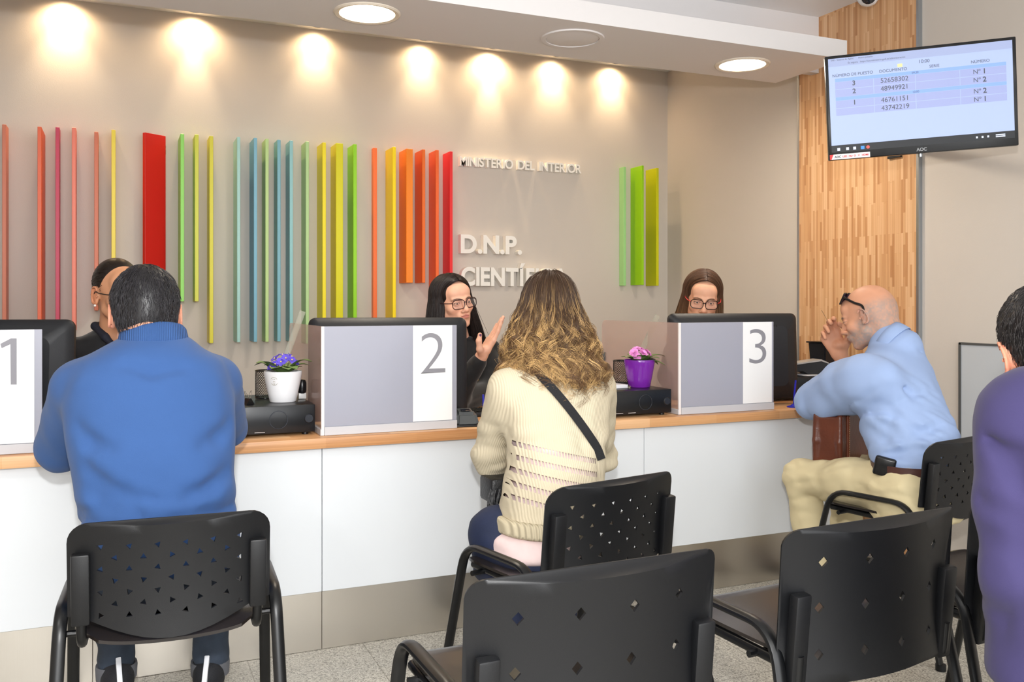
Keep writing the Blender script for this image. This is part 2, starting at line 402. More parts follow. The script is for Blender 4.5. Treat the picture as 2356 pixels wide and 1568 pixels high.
# ---------------------------------------------------------------- the counter
TOPW = stave_mat('beech_worktop', (176, 120, 74), (214, 160, 110), (232, 186, 140), along='X', sw=.045, sl=.55, rough=.35)
o = MB().box((XL+.002, YT, ZTB), (CX1, 3.86, ZT), bev=.003).build('countertop', TOPW)
tag(o, 'long light wood countertop running under the three partitions', 'countertop')
t = empty('side_shelf', 'short wood return shelf between the counter end and the wood clad wall', 'shelf', (CX1+.001, 3.44, ZTB))
MB().box((0, 0, 0), (XR-.021-CX1-.001, .42, ZT-ZTB), bev=.003).build('board', TOPW, t)
MB().box((XR-.07-CX1, .02, -.2), (XR-.022-CX1, .06, -.001)).build('bracket', STEEL_TRIM, t)
base = empty('counter_base', 'white counter front with brushed steel kick plate under the wood top', 'counter', (0, YC, 0))
PANW = mat('white_laminate_panel', (224, 228, 232), .28); STEEL = mat('brushed_steel', (208, 202, 192), .3, metal=1, bump=.03, bscale=1, stretch=(900, 900, 6))
xj = [XL+.002]; jx = W(741, 1200, Y=YC).x
xs = [jx-1.55*2+.0, jx-1.55, jx, W(1482, 1100, Y=YC).x, CX1-.01]
xs = [x for x in xs if x > XL+.05]; xs = [XL+.002]+xs
for a, b in zip(xs[:-1], xs[1:]):
    MB().box((a+.0012, 0, ZK), (b-.0012, .02, ZTB-.001), bev=.0008, seg=1).build('front_panel', PANW, base)
kx = [XL+.002, W(213, 1500, Y=YC).x, jx, W(1482, 1300, Y=YC).x+.1, CX1-.01]
for a, b in zip(kx[:-1], kx[1:]):
    MB().box((a+.0008, .004, .001), (b-.0008, .02, ZK-.001), bev=.0006, seg=1).build('kick_plate', STEEL, base)
MB().box((XL+.005, .021, 0.001), (CX1-.03, .30, ZTB-.001)).build('carcass', mat('counter_carcass', (150, 146, 140), .6), base)

# notice board on the right wall
a = W(2208, 790, X=XR-.012); b0 = a.y
t = empty('wall_panel', 'pale grey board with thin dark frame on the right wall behind the man in the light blue shirt', 'wall board', (XR, 0, 0))
MB().box((-.012, .55, .55), (-.0005, b0, a.z)).build('board', mat('pale_grey_board', (186, 190, 194), .4), t)
fm = MB()
fm.box((-.016, b0-.008, .55), (-.0005, b0+.004, a.z+.004)).box((-.016, .55, a.z-.004), (-.0005, b0, a.z+.006)).box((-.016, .55, .545), (-.0005, b0, .552))
fm.build('frame', mat('board_frame_grey', (110, 112, 112), .4, metal=.6), t)

# dome camera
p = W(1997, 0, d=4.35)
t = empty('dome_camera', 'white dome security camera on the ceiling above the hanging screen', 'camera', (p.x, p.y, ZC))
MB().lathe([(.058, .0005), (.058, -.03), (.054, -.05), (.052, -.07), (.047, -.095), (.033, -.113), (.012, -.122), (0.001, -.123)], seg=32).build('housing', mat('white_plastic', (226, 226, 226), .35), t)
Md = Matrix.Translation((0, 0, -.075)) @ Vector((-.62, -.72, -.35)).normalized().to_track_quat('Z', 'Y').to_matrix().to_4x4()
MB().lathe([(.034, .03), (.034, .047), (.026, .053), (.012, .056), (.001, .057)], Md, seg=24).build('lens', mat('camera_lens_black', (14, 16, 24), .08, coat=1), t)
# ================================================================ HANGING SCREEN
BLK = mat('black_gloss_plastic', (14, 15, 18), .25); BLKM = mat('black_matt_plastic', (24, 26, 31), .45, bump=.08, bscale=500)
def flat_mat(name, rgb, e=.0, rough=.4): return mat(name, rgb, rough, emit=e)
TV = empty('hanging_screen', 'flat black television screen hung by the right wall showing a queue number table', 'television', (2.86, 2.585, 2.010))
TV.rotation_euler = Matrix(((1,0,0),(0,1,0),(0,0,1))).to_euler()
TV.rotation_euler = (Matrix.Rotation(math.radians(-36.8), 3, 'Z') @ Matrix.Rotation(math.radians(4.6), 3, 'X') @ Matrix.Rotation(math.radians(-2.8), 3, 'Y')).to_euler()
w_, h_ = .69, .41
MB().box((-w_/2, 0, -h_/2), (w_/2, .035, h_/2), bev=.004).box((-.2, .035, -.15), (.2, .06, .13), bev=.01).build('housing', BLK, TV)
SCRB = flat_mat('screen_lit_blue_white', (150, 166, 205), .30)
sx0, sx1, sz0, sz1 = -w_/2+.012, w_/2-.014, -h_/2+.03, h_/2-.012
MB().box((sx0, -.0012, sz0), (sx1, .0005, sz1)).build('display', flat_mat('screen_taskbar_black', (16, 19, 26), .0, .5), TV)
SW, SH = sx1-sx0, sz1-sz0
def su(u, v): return sx0+u*SW, sz1-v*SH      # screen fractions, v down
def srect(u0, v0, u1, v1, mb, y=-.0016):
    x0, z1_ = su(u0, v0); x1, z0_ = su(u1, v1); mb.box((x0, y-.0002, z0_), (x1, y+.0002, z1_)); return mb
srect(0, 0, 1, .925, MB(), -.0014).build('page', SCRB, TV)
m_ = MB(); srect(0, 0, 1, .035, m_, -.0019); srect(.0, .035, 1, .085, m_, -.0019)
m_.build('browser_bar', flat_mat('screen_bar_grey', (140, 152, 188), .28), TV)
m_ = MB(); srect(.035, .215, .965, .25, m_, -.0019); srect(.035, .415, .965, .45, m_, -.0019)
m_.build('table_band', flat_mat('screen_band_blue', (118, 150, 212), .30), TV)
m_ = MB()
for v0, v1 in ((.253, .328), (.335, .412), (.453, .53), (.537, .61)):
    for u0, u1 in ((.035, .248), (.252, .478), (.482, .718), (.722, .965)): srect(u0, v0, u1, v1, m_, -.0019)
m_.build('table_row', flat_mat('screen_row_lilac', (138, 148, 192), .28), TV)
srect(.385, .125, .412, .16, MB(), -.0019).build('page_icon', flat_mat('screen_icon_gold', (212, 196, 130), .5), TV)
INK = flat_mat('screen_ink', (60, 66, 84), 0)
def stext(txt, u, v, size, bold=0, nm='screen_number', ink=INK):
    vs_, fs = text_mesh(txt, size*SH, 0, bold, 'CENTER'); x, z = su(u, v)
    MB().add([(q.x+x, -.0024, q.y+z-size*SH*.3) for q in vs_], fs).build(nm, ink, TV, False)
for txt, u, v, s, b in (('52658302', .365, .285, .07, 0), ('48949921', .365, .37, .07, 0), ('46761151', .365, .49, .07, 0), ('43742219', .365, .575, .07, 0),
                        ('3', .14, .28, .07, .0005), ('2', .14, .365, .07, .0005), ('1', .14, .485, .07, .0005),
                        ('Nº', .81, .29, .065, 0), ('1', .85, .29, .072, .0006), ('Nº', .81, .375, .065, 0), ('2', .85, .375, .072, .0006),
                        ('Nº', .81, .49, .065, 0), ('2', .85, .49, .072, .0006), ('Nº', .81, .575, .065, 0), ('1', .85, .575, .072, .0006)):
    stext(txt, u, v, s, b)
for txt, u, v, s in (('NÚMERO DE PUESTO', .135, .185, .043), ('DOCUMENTO', .36, .185, .043), ('SERIE', .585, .185, .043), ('NÚMERO', .83, .185, .043), ('10:00', .53, .125, .05),
                     ('09:30', .48, .234, .03), ('10:00', .48, .434, .03), ('SAE - Sistema de Agenc', .08, .018, .024), ('Nueva pestaña', .21, .018, .024), ('Es seguro   https://sae.ministerio.gob.es/administracion', .27, .06, .026)):
    stext(txt, u, v, s, 0, 'screen_text', flat_mat('screen_ink_light', (70, 76, 98), .03))
for u0, v0, u1, v1 in [(u-.008, .955, u+.008, .985) for u in (.04, .09, .13)]+[(u-.005, .955, u+.005, .975) for u in (.80, .83, .86)]+[(.9, .95, .95, .962), (.9, .968, .95, .98)]:
    srect(u0, v0, u1, v1, MB(), -.0019).build('taskbar_icon', flat_mat('screen_icon_white', (190, 200, 225), .3), TV)
m_ = MB(); srect(.165, .953, .185, .987, m_, -.0019); m_.build('taskbar_icon', flat_mat('screen_icon_blue', (40, 120, 220), .5), TV)
m_ = MB(); x, z = su(.185+.02, .97); m_.lathe([(.0065, -.001), (.0065, .001)], Matrix.Translation((x, -.002, z)) @ FRONT, seg=16); m_.build('taskbar_icon', flat_mat('screen_icon_red', (214, 70, 60), .4), TV)
vs_, fs = text_mesh('AOC', .017, .0003, .0006, 'CENTER')
MB().add([(q.x, -.0012, q.y-h_/2+.009) for q in vs_], fs).build('logo', mat('logo_silver', (190, 192, 196), .35), TV, False)
st = MB().box((-w_/2+.004, -.001, -h_/2+.002), (-w_/2+.155, .001, -h_/2+.022)).build('sticker', mat('sticker_white', (226, 224, 224), .5), TV)
m_ = MB(); RS = mat('sticker_red', (206, 40, 44), .5); m_.prism([(-w_/2+.004, -h_/2+.002), (-w_/2+.010, -h_/2+.002), (-w_/2+.018, -h_/2+.022), (-w_/2+.004, -h_/2+.022)], -.0002, .0002, Matrix.Translation((0, -.0014, 0)) @ FRONT)
m_.build('sticker_corner', RS, st)
for tx, x in (('LED', .052), ('HD', .075), ('O', .094), ('V', .110), ('HDMI', .124)):
    vs_, fs = text_mesh(tx, .010, 0, .0003, 'LEFT'); MB().add([(q.x-w_/2+x, -.0016, q.y-h_/2+.0085) for q in vs_], fs).build('sticker_mark', RS, st, False)
vs_, fs = text_mesh('AOC', .011, .0002, .0004, 'LEFT')
MB().add([(q.x-w_/2+.022, -.0015, q.y-h_/2+.008) for q in vs_], fs).build('sticker_logo', INK, st, False)
arm_w = Vector((XR-.021, 3.30, 2.0)); R3 = TV.rotation_euler.to_matrix()
back = R3.inverted() @ (arm_w-Vector(TV.location))
MB().tube([(0, .055, 0), (.03, .12, 0), tuple(back+Vector((0, 0, 0)))], .018, 12).box((-.06, .055, -.06), (.06, .066, .06)).build('wall_arm', BLKM, TV)
MB().box((-.012, -.04, -.07), (0, .04, .07), Matrix.Translation(back) @ R3.inverted().to_4x4()).build('wall_plate', BLKM, TV)
MB().tube([(0, .03, -h_/2), (0, .03, -h_/2-.012)], .009, 12).build('cable_stub', STEEL_TRIM, TV)

# ================================================================ PARTITIONS
def acryl(name, base_, mixc, rough=.3):
    m = bpy.data.materials.new(name); m.use_nodes = True; nt = m.node_tree; N = nt.nodes; L = nt.links
    b = N['Principled BSDF']; b.inputs['Base Color'].default_value = lin(base_); b.inputs['Roughness'].default_value = rough
    tl = N.new('ShaderNodeBsdfTranslucent'); tl.inputs[0].default_value = lin(base_)
    tr = N.new('ShaderNodeBsdfTransparent'); tr.inputs[0].default_value = (.93, .92, .92, 1)
    m1 = N.new('ShaderNodeMixShader'); m1.inputs[0].default_value = .35; L.new(b.outputs[0], m1.inputs[1]); L.new(tl.outputs[0], m1.inputs[2])
    m2 = N.new('ShaderNodeMixShader'); m2.inputs[0].default_value = mixc; L.new(m1.outputs[0], m2.inputs[1]); L.new(tr.outputs[0], m2.inputs[2])
    L.new(m2.outputs[0], N['Material Output'].inputs[0]); return m
FROST = acryl('frosted_acrylic', (192, 194, 208), .06, .28); CLEAR = acryl('clear_tinted_acrylic', (226, 200, 192), .62, .12)
EDGE = mat('acrylic_edge', (232, 226, 224), .3); PLATE = mat('white_number_plate', (240, 240, 240), .55); DIG = mat('grey_numeral', (138, 137, 144), .6)
def partition(x0, x1, num, px0, px1, dpos, label, side=True):
    y0 = 3.19; T = .008; zt = 1.137; zb = ZT+.001
    t = empty('partition', label, 'partition', (x0, y0, zb), group='frosted acrylic partitions along the counter')
    L_ = x1-x0; Hh = zt-zb
    MB().box((0, 0, .03), (L_, T, Hh), bev=.0012, seg=1).build('front_pane', FROST, t)
    poly = rpoly(.66, Hh, .03, 5, .33, Hh/2)
    poly = [(x, y) for x, y in poly]
    # only the far top corner is rounded
    poly = [(0, 0), (.66, 0)]+[(x, y) for x, y in poly if x > .62 and y > Hh/2]+[(0, Hh)]
    vsx = [(-T, x, y) for x, y in poly]+[(-.0005, x, y) for x, y in poly]; n = len(poly)
    MB().add(vsx, [tuple(range(n)), tuple(reversed(range(n, 2*n)))]+[(i, n+i, n+(i+1) % n, (i+1) % n) for i in range(n)]).build('side_pane', CLEAR, t, True, .5)
    MB().box((-T-.001, -.001, 0), (.002, T, Hh), bev=.001, seg=1).build('corner_edge', EDGE, t)
    MB().box((.0025, -.004, 0), (L_, T+.004, .03), bev=.001, seg=1).box((-T-.004, .0, 0), (-.0005, .45, .022), bev=.001, seg=1).build('base_strip', mat('grey_base_strip', (196, 196, 200), .35), t)
    a = W(px0, 860, Y=y0).x-x0; b = W(px1, 860, Y=y0).x-x0
    pl = MB().box((a, -.0022, .032), (b, -.0006, Hh-.0005)).build('number_plate', PLATE, t)
    vs_, fs = text_mesh(num, 1, 0, -.012, 'LEFT')
    lo = min(v.x for v in vs_); hi = max(v.x for v in vs_); zl = min(v.y for v in vs_); zh = max(v.y for v in vs_)
    dx0, dx1, dy0, dy1 = dpos
    A = W(dx0, dy0, Y=y0); B = W(dx1, dy1, Y=y0)
    if num == '1':     # a one with a flag
        pg = [(38.7, 778), (25, 778), (1, 790.5), (4, 800.5), (24, 791.5), (24.8, 884), (38.7, 884)]; qq = [W(a_, b_, Y=y0) for a_, b_ in pg]
        vs_ = [Vector((q.x-x0, q.z-zb, 0)) for q in qq]; fs = [tuple(range(7))]
        MB().add([(v.x, -.0026, v.y) for v in vs_], fs).build('numeral', DIG, pl, False); return t
    MB().add([(A.x-x0+(v.x-lo)/(hi-lo)*(B.x-A.x), -.0026, B.z-zb+(v.y-zl)/(zh-zl)*(A.z-B.z)) for v in vs_], fs).build('numeral', DIG, pl, False)
    return t
x20 = W(745, 860, Y=3.19).x; x21 = W(1051, 860, Y=3.19).x; x30 = W(1566, 850, Y=3.19).x; x31 = W(1780, 850, Y=3.19).x; x11 = W(97, 860, Y=3.19).x
partition(x11-.5, x11, '1', -60, 79, (2, 39, 779, 884), 'frosted acrylic desk partition with the number 1, at the left edge of the photo')
partition(x20, x21, '2', 950, 1040, (968, 1024, 766, 857), 'frosted acrylic desk partition with the number 2, middle of the counter')
partition(x30, x31, '3', 1709, 1775, (1723, 1762, 757, 835), 'frosted acrylic desk partition with the number 3, right of the purple pot')

# ================================================================ MONITORS (seen from behind)
def monitor(L, R, label, zt=1.165):
    L = Vector(L); R = Vector(R); v = R-L; wid = v.length; c = (L+R)/2
    t = empty('desktop_monitor', label, 'monitor', (c.x, c.y, ZT), math.atan2(v.y, v.x), 'black monitors seen from behind on the counter')
    H_ = .40; z1 = zt-ZT; tilt = Matrix.Translation((0, 0, z1-H_/2)) @ Matrix.Rotation(math.radians(-3), 4, 'X')
    out = rpoly(wid, H_, .028, 6); inn = rpoly(wid-.05, H_-.05, .02, 6); inn2 = rpoly(wid-.13, H_-.12, .03, 6)
    n = len(out); vs_ = []
    for pl_, y in ((out, .018), (out, -.002), (rpoly(wid-.012, H_-.012, .026, 6), -.012), (inn, -.024), (inn2, -.045)): vs_ += [(x, y, z) for x, z in pl_]
    fs = []
    for j in range(4):
        for i in range(n): fs.append((j*n+i, (j+1)*n+i, (j+1)*n+(i+1) % n, j*n+(i+1) % n))
    fs += [tuple(reversed(range(n))), tuple(range(4*n, 5*n))]
    MB().add(vs_, [tuple(reversed(f)) for f in fs], tilt).build('housing', BLKM, t, True, .5)
    MB().box((-wid/2+.012, .0181, -H_/2+.014), (wid/2-.012, .0195, H_/2-.014), tilt).build('screen', mat('monitor_screen', (60, 74, 96), .1, emit=.25), t)
    vb = MB()
    for i in range(30): vb.box((-wid*.33+i*wid*.66/30, -.0465, H_/2-.066), (-wid*.33+i*wid*.66/30+.004, -.045, H_/2-.056), tilt)
    vb.build('vent', BLK, t)
    MB().box((-.045, -.075, .02), (.045, -.04, .26), bev=.008).build('stand_neck', BLKM, t)
    MB().lathe([(.001, 0), (.12, 0), (.125, .006), (.118, .014), (.03, .02), (.001, .02)], Matrix.Translation((0, -.02, .001)) @ Matrix.Diagonal((1.15, .8, 1, 1)), seg=40).build('stand_base', BLK, t)
    return t
def at2(px, Y): q = W(px, 800, Y=Y); return (q.x, q.y, 0)
monitor((at2(168, 3.37)[0]-.585, 3.50, 0), at2(170, 3.37), 'black computer monitor at the left edge, beside the man in blue fleece')
monitor(at2(709, 3.50), at2(1074, 3.36), 'black computer monitor in front of the gesturing clerk', 1.163)
monitor(at2(1539, 3.52), at2(1833, 3.36), 'black computer monitor in front of the clerk looking down', 1.172)

# ================================================================ BLACK DESK UNITS
BOXM = mat('black_coated_metal', (20, 22, 26), .28)
def desk_unit(x1, y0, label, wid=.44, dep=.42, hh=.108, knob=True):
    t = empty('desk_unit', label, 'electronic unit', (x1, y0, ZT+.001))
    MB().box((-wid, 0, .010), (0, dep, hh), bev=.003).build('case', BOXM, t)
    for x in (-wid+.03, -.03):
        for y in (.03, dep-.03): MB().lathe([(.012, 0), (.012, .0105)], Matrix.Translation((x, y, 0)), seg=16).build('foot', BLK, t)
    if knob:
        rg = []; 
        ringv = [(math.cos(2*PI*i/48)*.031-.128, -.0012, math.sin(2*PI*i/48)*.031+.058) for i in range(49)]
        MB().tube(ringv, .0013, 6, cap=False).build('ring', mat('dark_chrome', (92, 96, 104), .2, metal=.8), t)
        MB().lathe([(.001, 0), (.014, 0), (.016, .002), (.017, .004)], Matrix.Translation((-.022, -.004, .058)) @ FRONT @ Matrix.Scale(-1, 4, (0, 0, 1)), seg=24).build('lock_knob', mat('knob_grey', (60, 62, 68), .2, metal=.6), t)
        MB().box((-.27, -.001, .016), (-.235, .0005, .0175)).box((-.21, -.001, .016), (-.175, .0005, .0175)).build('slot', EDGE, t)
    return t
U2 = W(725, 990, Y=3.235); U3 = W(1545, 948, Y=3.205)
desk_unit(U2.x, 3.235, 'black desk unit with round ring on the front, under the white flower pot', .39)
desk_unit(U3.x, 3.205, 'black desk unit with round ring on the front, under the purple flower pot')
desk_unit(3.34, 3.45, 'black desk unit at the right end of the counter, under the card reader', .50, .36, .108, False)
ZU = ZT+.109

# ================================================================ FLOWER POTS
LEAF = mat('leaf_green', (112, 140, 78), .5, var=.25, vscale=25, bump=.2, bscale=60); SOIL = mat('potting_soil', (58, 44, 34), .9, bump=.5, bscale=90)
def leaf(mb, base, az, L_, wd, lift, droop, cup=.25):
    """an oval leaf with a midrib fold, as a bent sheet"""
    n = 9; k = 6; vs_ = []; fs = []
    for i in range(n):
        t = i/(n-1); r = L_*t; z = lift*math.sin(min(1, t*1.2)*PI/2)*L_-droop*L_*t*t
        wdt = wd*(math.sin(PI*min(1, t**.75))**.8 if 0 < t < 1 else .02)
        for j in range(-k//2, k//2+1):
            s = j/(k/2); y = s*wdt; zz = z+abs(s)*wdt*cup-.15*wdt*s*s
            vs_.append((base[0]+math.cos(az)*r-math.sin(az)*y, base[1]+math.sin(az)*r+math.cos(az)*y, base[2]+zz))
    for i in range(n-1):
        for j in range(k): a = i*(k+1)+j; fs.append((a, a+1, a+k+2, a+k+1))
    nv = len(vs_); fs2 = fs+[tuple(q+nv for q in reversed(f)) for f in fs]
    mb.add(vs_+[(x, y, z-.0012) for x, y, z in vs_], fs2)
def pot(loc, r, h, m, label, petal, double, leaves, blooms, nm):
    t = empty('potted_flower', label, 'potted plant', loc)
    MB().lathe([(.001, 0), (r*.66, 0), (r*.70, .003), (r*.80, h*.3), (r*.92, h*.65), (r*.995, h*.9), (r, h-.003), (r*.985, h), (r*.955, h-.002), (r*.94, h*.86)], seg=48, cap=False).build('pot', m, t)
    MB().lathe([(.001, h*.87), (r*.945, h*.86)], seg=32, cap=False).build('soil', SOIL, t)
    for az, L_, wd, lf, dr in leaves:
        mb = MB(); a = math.radians(az)
        mb2 = MB(); leaf(mb, (math.cos(a)*.012, math.sin(a)*.012, h*.93), a, L_, wd, lf, dr); mb.build('leaf', LEAF, t)
    YEL = mat('flower_centre_yellow', (236, 214, 90), .6); ST = mat('flower_stem', (110, 120, 70), .6)
    for bi, (x, y, z, R_) in enumerate(blooms):
        fl_ = MB(); dirv = Vector((x*1.4, y*1.4-.02, .05)).normalized(); Q = Matrix.Translation((x, y, h+z)) @ dirv.to_track_quat('Z', 'Y').to_matrix().to_4x4()
        layers = ((5, 1.0, .12, 0),) if not double else ((8, 1.0, .15, 0), (7, .8, .45, .3), (6, .55, .9, .6), (4, .35, 1.3, .1))
        for cnt, sc, up, ph in layers:
            for i in range(cnt):
                a = 2*PI*i/cnt+ph+bi; L_ = R_*sc
                pts = []; fs = []
                for ii in range(5):
                    tt = ii/4; wv = L_*.48*math.sin(PI*(tt*.86+.07))**.7
                    for jj in (-1, 0, 1): pts.append((math.cos(a)*L_*tt-math.sin(a)*wv*jj, math.sin(a)*L_*tt+math.cos(a)*wv*jj, up*L_*tt*.8+.002*abs(jj)+.001*math.sin(5*jj+ii)))
                for ii in range(4):
                    for jj in range(2): q = ii*3+jj; fs.append((q, q+1, q+4, q+3))
                fl_.add(pts, fs, Q)
        b_ = fl_.build('flower', petal, t)
        if not double: MB().ball((0, 0, .003), .0028, Q, 8, 6).build('flower_centre', YEL, b_)
        MB().tube(bez([(x*.2, y*.2, h*.88), (x*.6, y*.6, h+z*.5), (x, y, h+z)], 3), .0013, 5).build('stem', ST, t)
    return t
WPOT = mat('white_glazed_pot', (236, 236, 238), .18, coat=.3); PPOT = mat('purple_glazed_pot', (118, 36, 158), .2, coat=.3)
VIO = mat('violet_petals', (92, 74, 196), .6, var=.2, vscale=60); PNK = mat('pink_petals', (232, 150, 214), .6, var=.15, vscale=60)
yp = 3.36
q = W(651, 918, Y=yp); r1 = (694-608)/2*depth(q)/F_PX
rl = random.Random(3)
lv = [(i*360/11+rl.uniform(-12, 12), rl.uniform(.068, .10), rl.uniform(.026, .034), rl.uniform(.25, .6), rl.uniform(.0, .25)) for i in range(11)]
bl_ = [(-.03, -.02, .025, .018), (-.012, -.03, .034, .019), (.006, -.022, .046, .019), (.026, -.028, .040, .018), (.03, .0, .05, .018), (-.028, .006, .044, .018), (.0, .01, .056, .019), (.014, .022, .05, .018), (-.045, -.012, .016, .016), (.044, -.015, .03, .016)]
P1 = pot((q.x, yp, ZU+.001), r1, .112, WPOT, 'violet flowers in a white glazed pot on a black desk unit', VIO, False, lv, bl_, 'a')
# small gold crest on the white pot
cr = MB(); GOLD = mat('gold_print', (150, 132, 82), .4, metal=.4)
def on_pot(a, z, rr=r1, h=.112):
    prof = [(.0, .70), (.3, .80), (.65, .92), (.9, .995), (1, 1)]; k = z/h
    for (k0, v0), (k1, v1) in zip(prof[:-1], prof[1:]):
        if k0 <= k <= k1: v = v0+(v1-v0)*(k-k0)/(k1-k0); break
    return (math.cos(a)*(rr*v+.0006), math.sin(a)*(rr*v+.0006), z)
a0 = math.radians(-105-23)
for txt_r, s0 in ((.0145, 1), (.0145, -1)):
    for i in range(13):
        th = (math.radians(35)+math.radians(110)*i/12)*s0
        cx = a0+txt_r*math.cos(th)/r1; cz = .078+txt_r*math.sin(th)
        cr.tube([on_pot(cx-.012, cz), on_pot(cx+.012, cz+.0012)], .0005, 4)
for dx, dz, wv in ((-.05, .086, .03), (.05, .086, .03), (0, .079, .12), (0, .072, .05), (-.05, .07, .012), (.05, .07, .012), (-.05, .075, .012), (.05, .075, .012), (0, .067, .08)):
    cr.tube([on_pot(a0+dx-wv/2, dz), on_pot(a0+dx+wv/2, dz)], .0011 if dz > .08 else .0006, 4)
cr.build('printed_crest', GOLD, P1)
q = W(1471, 888, Y=3.33); r2 = (1504-1433)/2*depth(q)/F_PX
rl = random.Random(9)
lv2 = [(200, .085, .022, .3, .05), (225, .08, .02, .1, -.1), (-40, .10, .026, .15, .3), (-15, .105, .025, .35, .15), (-60, .085, .024, .3, .1), (5, .09, .022, .3, .5), (160, .07, .02, .3, 0), (100, .07, .02, .4, 0), (50, .07, .02, .4, 0), (250, .06, .02, .5, 0), (-85, .06, .018, .45, 0)]
bl2 = [(-.034, -.012, .03, .021), (-.028, -.028, .012, .019), (-.012, .005, .042, .021), (.008, -.018, .028, .021), (.016, .008, .04, .02), (.034, -.012, .028, .019), (.046, -.008, .018, .016), (-.008, .02, .03, .02)]
P2 = pot((q.x, 3.33, ZU+.001), r2, .118, PPOT, 'pink double flowers in a purple glazed pot on a black desk unit', PNK, True, lv2, bl2, 'b')

# ================================================================ RULERS IN PEN CUPS, CLIPS, STAPLER ...
CLR = acryl('ruler_plastic', (224, 226, 206), .78, .1); RINK = mat('ruler_ink', (70, 84, 70), .6)
def pen_cup(loc, label, rz=0):
    t = empty('pen_cup', label, 'pen cup', loc, rz); mb = MB(); r = .037; h = .105
    for i in range(28):
        a = 2*PI*i/28
        for sgn in (1, -1):
            mb.tube([(r*math.cos(a+sgn*2.2*k/7), r*math.sin(a+sgn*2.2*k/7), .004+(h-.006)*k/7) for k in range(8)], .0007, 3, cap=False)
    mb.build('mesh_wall', BLK, t); m2 = MB()
    for z in (.004, h): m2.tube([(r*math.cos(2*PI*i/24), r*math.sin(2*PI*i/24), z) for i in range(25)], .0022, 6, cap=False)
    m2.lathe([(.001, .001), (r, .001), (r, .004), (.001, .004)], seg=24, cap=False).build('rim', BLK, t)
    return t
def ruler(top_px, bot_px, Y, wid_px, label):
    T_ = W(*top_px, Y=Y); B_ = W(*bot_px, Y=Y); v = T_-B_; L_ = .30
    T_ = T_; B_ = T_-v.normalized()*L_
    wd = wid_px*depth(T_)/F_PX; d_ = v.normalized()
    t = empty('ruler', label, 'ruler', B_)
    t.rotation_euler = (0, math.atan2(d_.x, d_.z), 0)
    MB().box((0, -.001, 0), (wd, .001, L_), bev=.0004, seg=1).build('blade', CLR, t)
    mk = MB()
    for i in range(60):
        z = .01+i*.28/60; l = wd*(.3 if i % 10 == 0 else .2 if i % 5 == 0 else .12)
        mk.box((.0006, -.0014, z), (.0006+l, -.0011, z+.0005)); mk.box((wd-.0006-l, -.0014, z), (wd-.0006, -.0011, z+.0005))
    mk.build('scale_marks', RINK, t); return t
q = W(617, 906, Y=3.50); pen_cup((q.x-.01, 3.50, ZU+.001), 'black mesh pen cup behind the white flower pot')
q = W(1445, 880, Y=3.44); pen_cup((q.x-.015, 3.47, ZU+.001), 'black mesh pen cup behind the purple flower pot')
ruler((690, 713), (658, 800), 3.455, 14, 'clear plastic ruler with green scale standing behind the violet flowers')
ruler((1508, 722), (1477, 790), 3.435, 14, 'clear plastic ruler standing behind the pink flowers')
def binder_clip(loc, label, rz=0, rx=0, s=1):
    t = empty('binder_clip', label, 'binder clip', loc); t.rotation_euler = (rx, 0, rz)
    MB().prism([(-.016*s, 0), (.016*s, 0), (.003*s, .022*s), (-.003*s, .022*s)], -.016*s, .016*s, FRONT).build('body', BLK, t)
    for sg in (-1, 1):
        MB().tube(bez([(sg*.003, -.008*s, .022*s), (sg*.010, -.006*s, .04*s), (sg*.012, 0, .048*s), (sg*.010, .006*s, .04*s), (sg*.003, .008*s, .022*s)], 4), .0009, 6).build('handle', mat('steel_wire', (190, 190, 186), .25, metal=1), t)
    return t
q = W(572, 912, Y=3.30); binder_clip((q.x, 3.31, ZU+.001), 'small black binder clip lying on the desk unit left of the white pot', .4)
q = W(1391, 820, Y=3.80)
binder_clip((x30-.004, 3.835, q.z), 'black binder clip gripping the back edge of the number 3 side pane', PI/2, -PI/2, 1.25)
# stapler / stamp behind the white pot
q = W(695, 905, Y=3.43)
t = empty('stamp', 'black hand stamp with clear base between the white pot and the number 2 partition', 'stamp', (q.x, 3.43, ZU+.001))
MB().lathe([(.013, .02), (.016, .03), (.016, .06), (.012, .07), (.001, .073)], seg=20).build('handle', BLK, t)
MB().box((-.014, -.011, 0), (.014, .011, .022), bev=.002).build('base', mat('pale_plastic', (206, 206, 204), .3), t)
# usb stick
q = W(1443, 889, Y=3.275)
t = empty('metal_clip', 'small shiny metal clip on the desk unit at the foot of the purple pot', 'clip', (q.x, 3.255, ZU+.001), .5)
MB().box((-.006, -.004, 0), (.004, .004, .008), bev=.0006).build('body', mat('polished_steel', (206, 204, 198), .2, metal=1), t)
MB().box((-.002, -.004, .0085), (.006, .004, .014), bev=.0006).build('lever', MATS['polished_steel'], t)
# spiral notebooks and papers behind the woman
q = W(1425, 878, Y=3.42)
for k, (dx, dz, c, lb) in enumerate(((0, 0, (236, 236, 240), 'spiral notebook with white pages on the desk unit beside the purple pot'),)):
    t = empty('spiral_notebook', lb, 'notebook', (q.x-.10, 3.36, ZU+.001), .1)
    MB().box((-.08, -.06, 0), (.07, .07, .014), bev=.001).build('pages', mat('paper_white', (232, 232, 236), .6), t)
    sp = MB()
    for i in range(14): sp.tube([(.073+.006*math.cos(a_), -.055+i*.009, .008+.008*math.sin(a_)) for a_ in np.linspace(0, 2*PI, 10)], .0007, 4, cap=False)
    sp.build('spiral', MATS['steel_wire'], t)
t = empty('paper_stack', 'rumpled stack of papers on the desk unit behind the spiral notebook', 'papers', (q.x-.12, 3.50, ZU+.001), -.15)
for i in range(5):
    MB().box((-.09+i*.004, -.06-.003*i, i*.006), (.08-i*.003, .09, i*.006+.004), bev=.0008, seg=1).build('sheet', MATS['paper_white'], t)
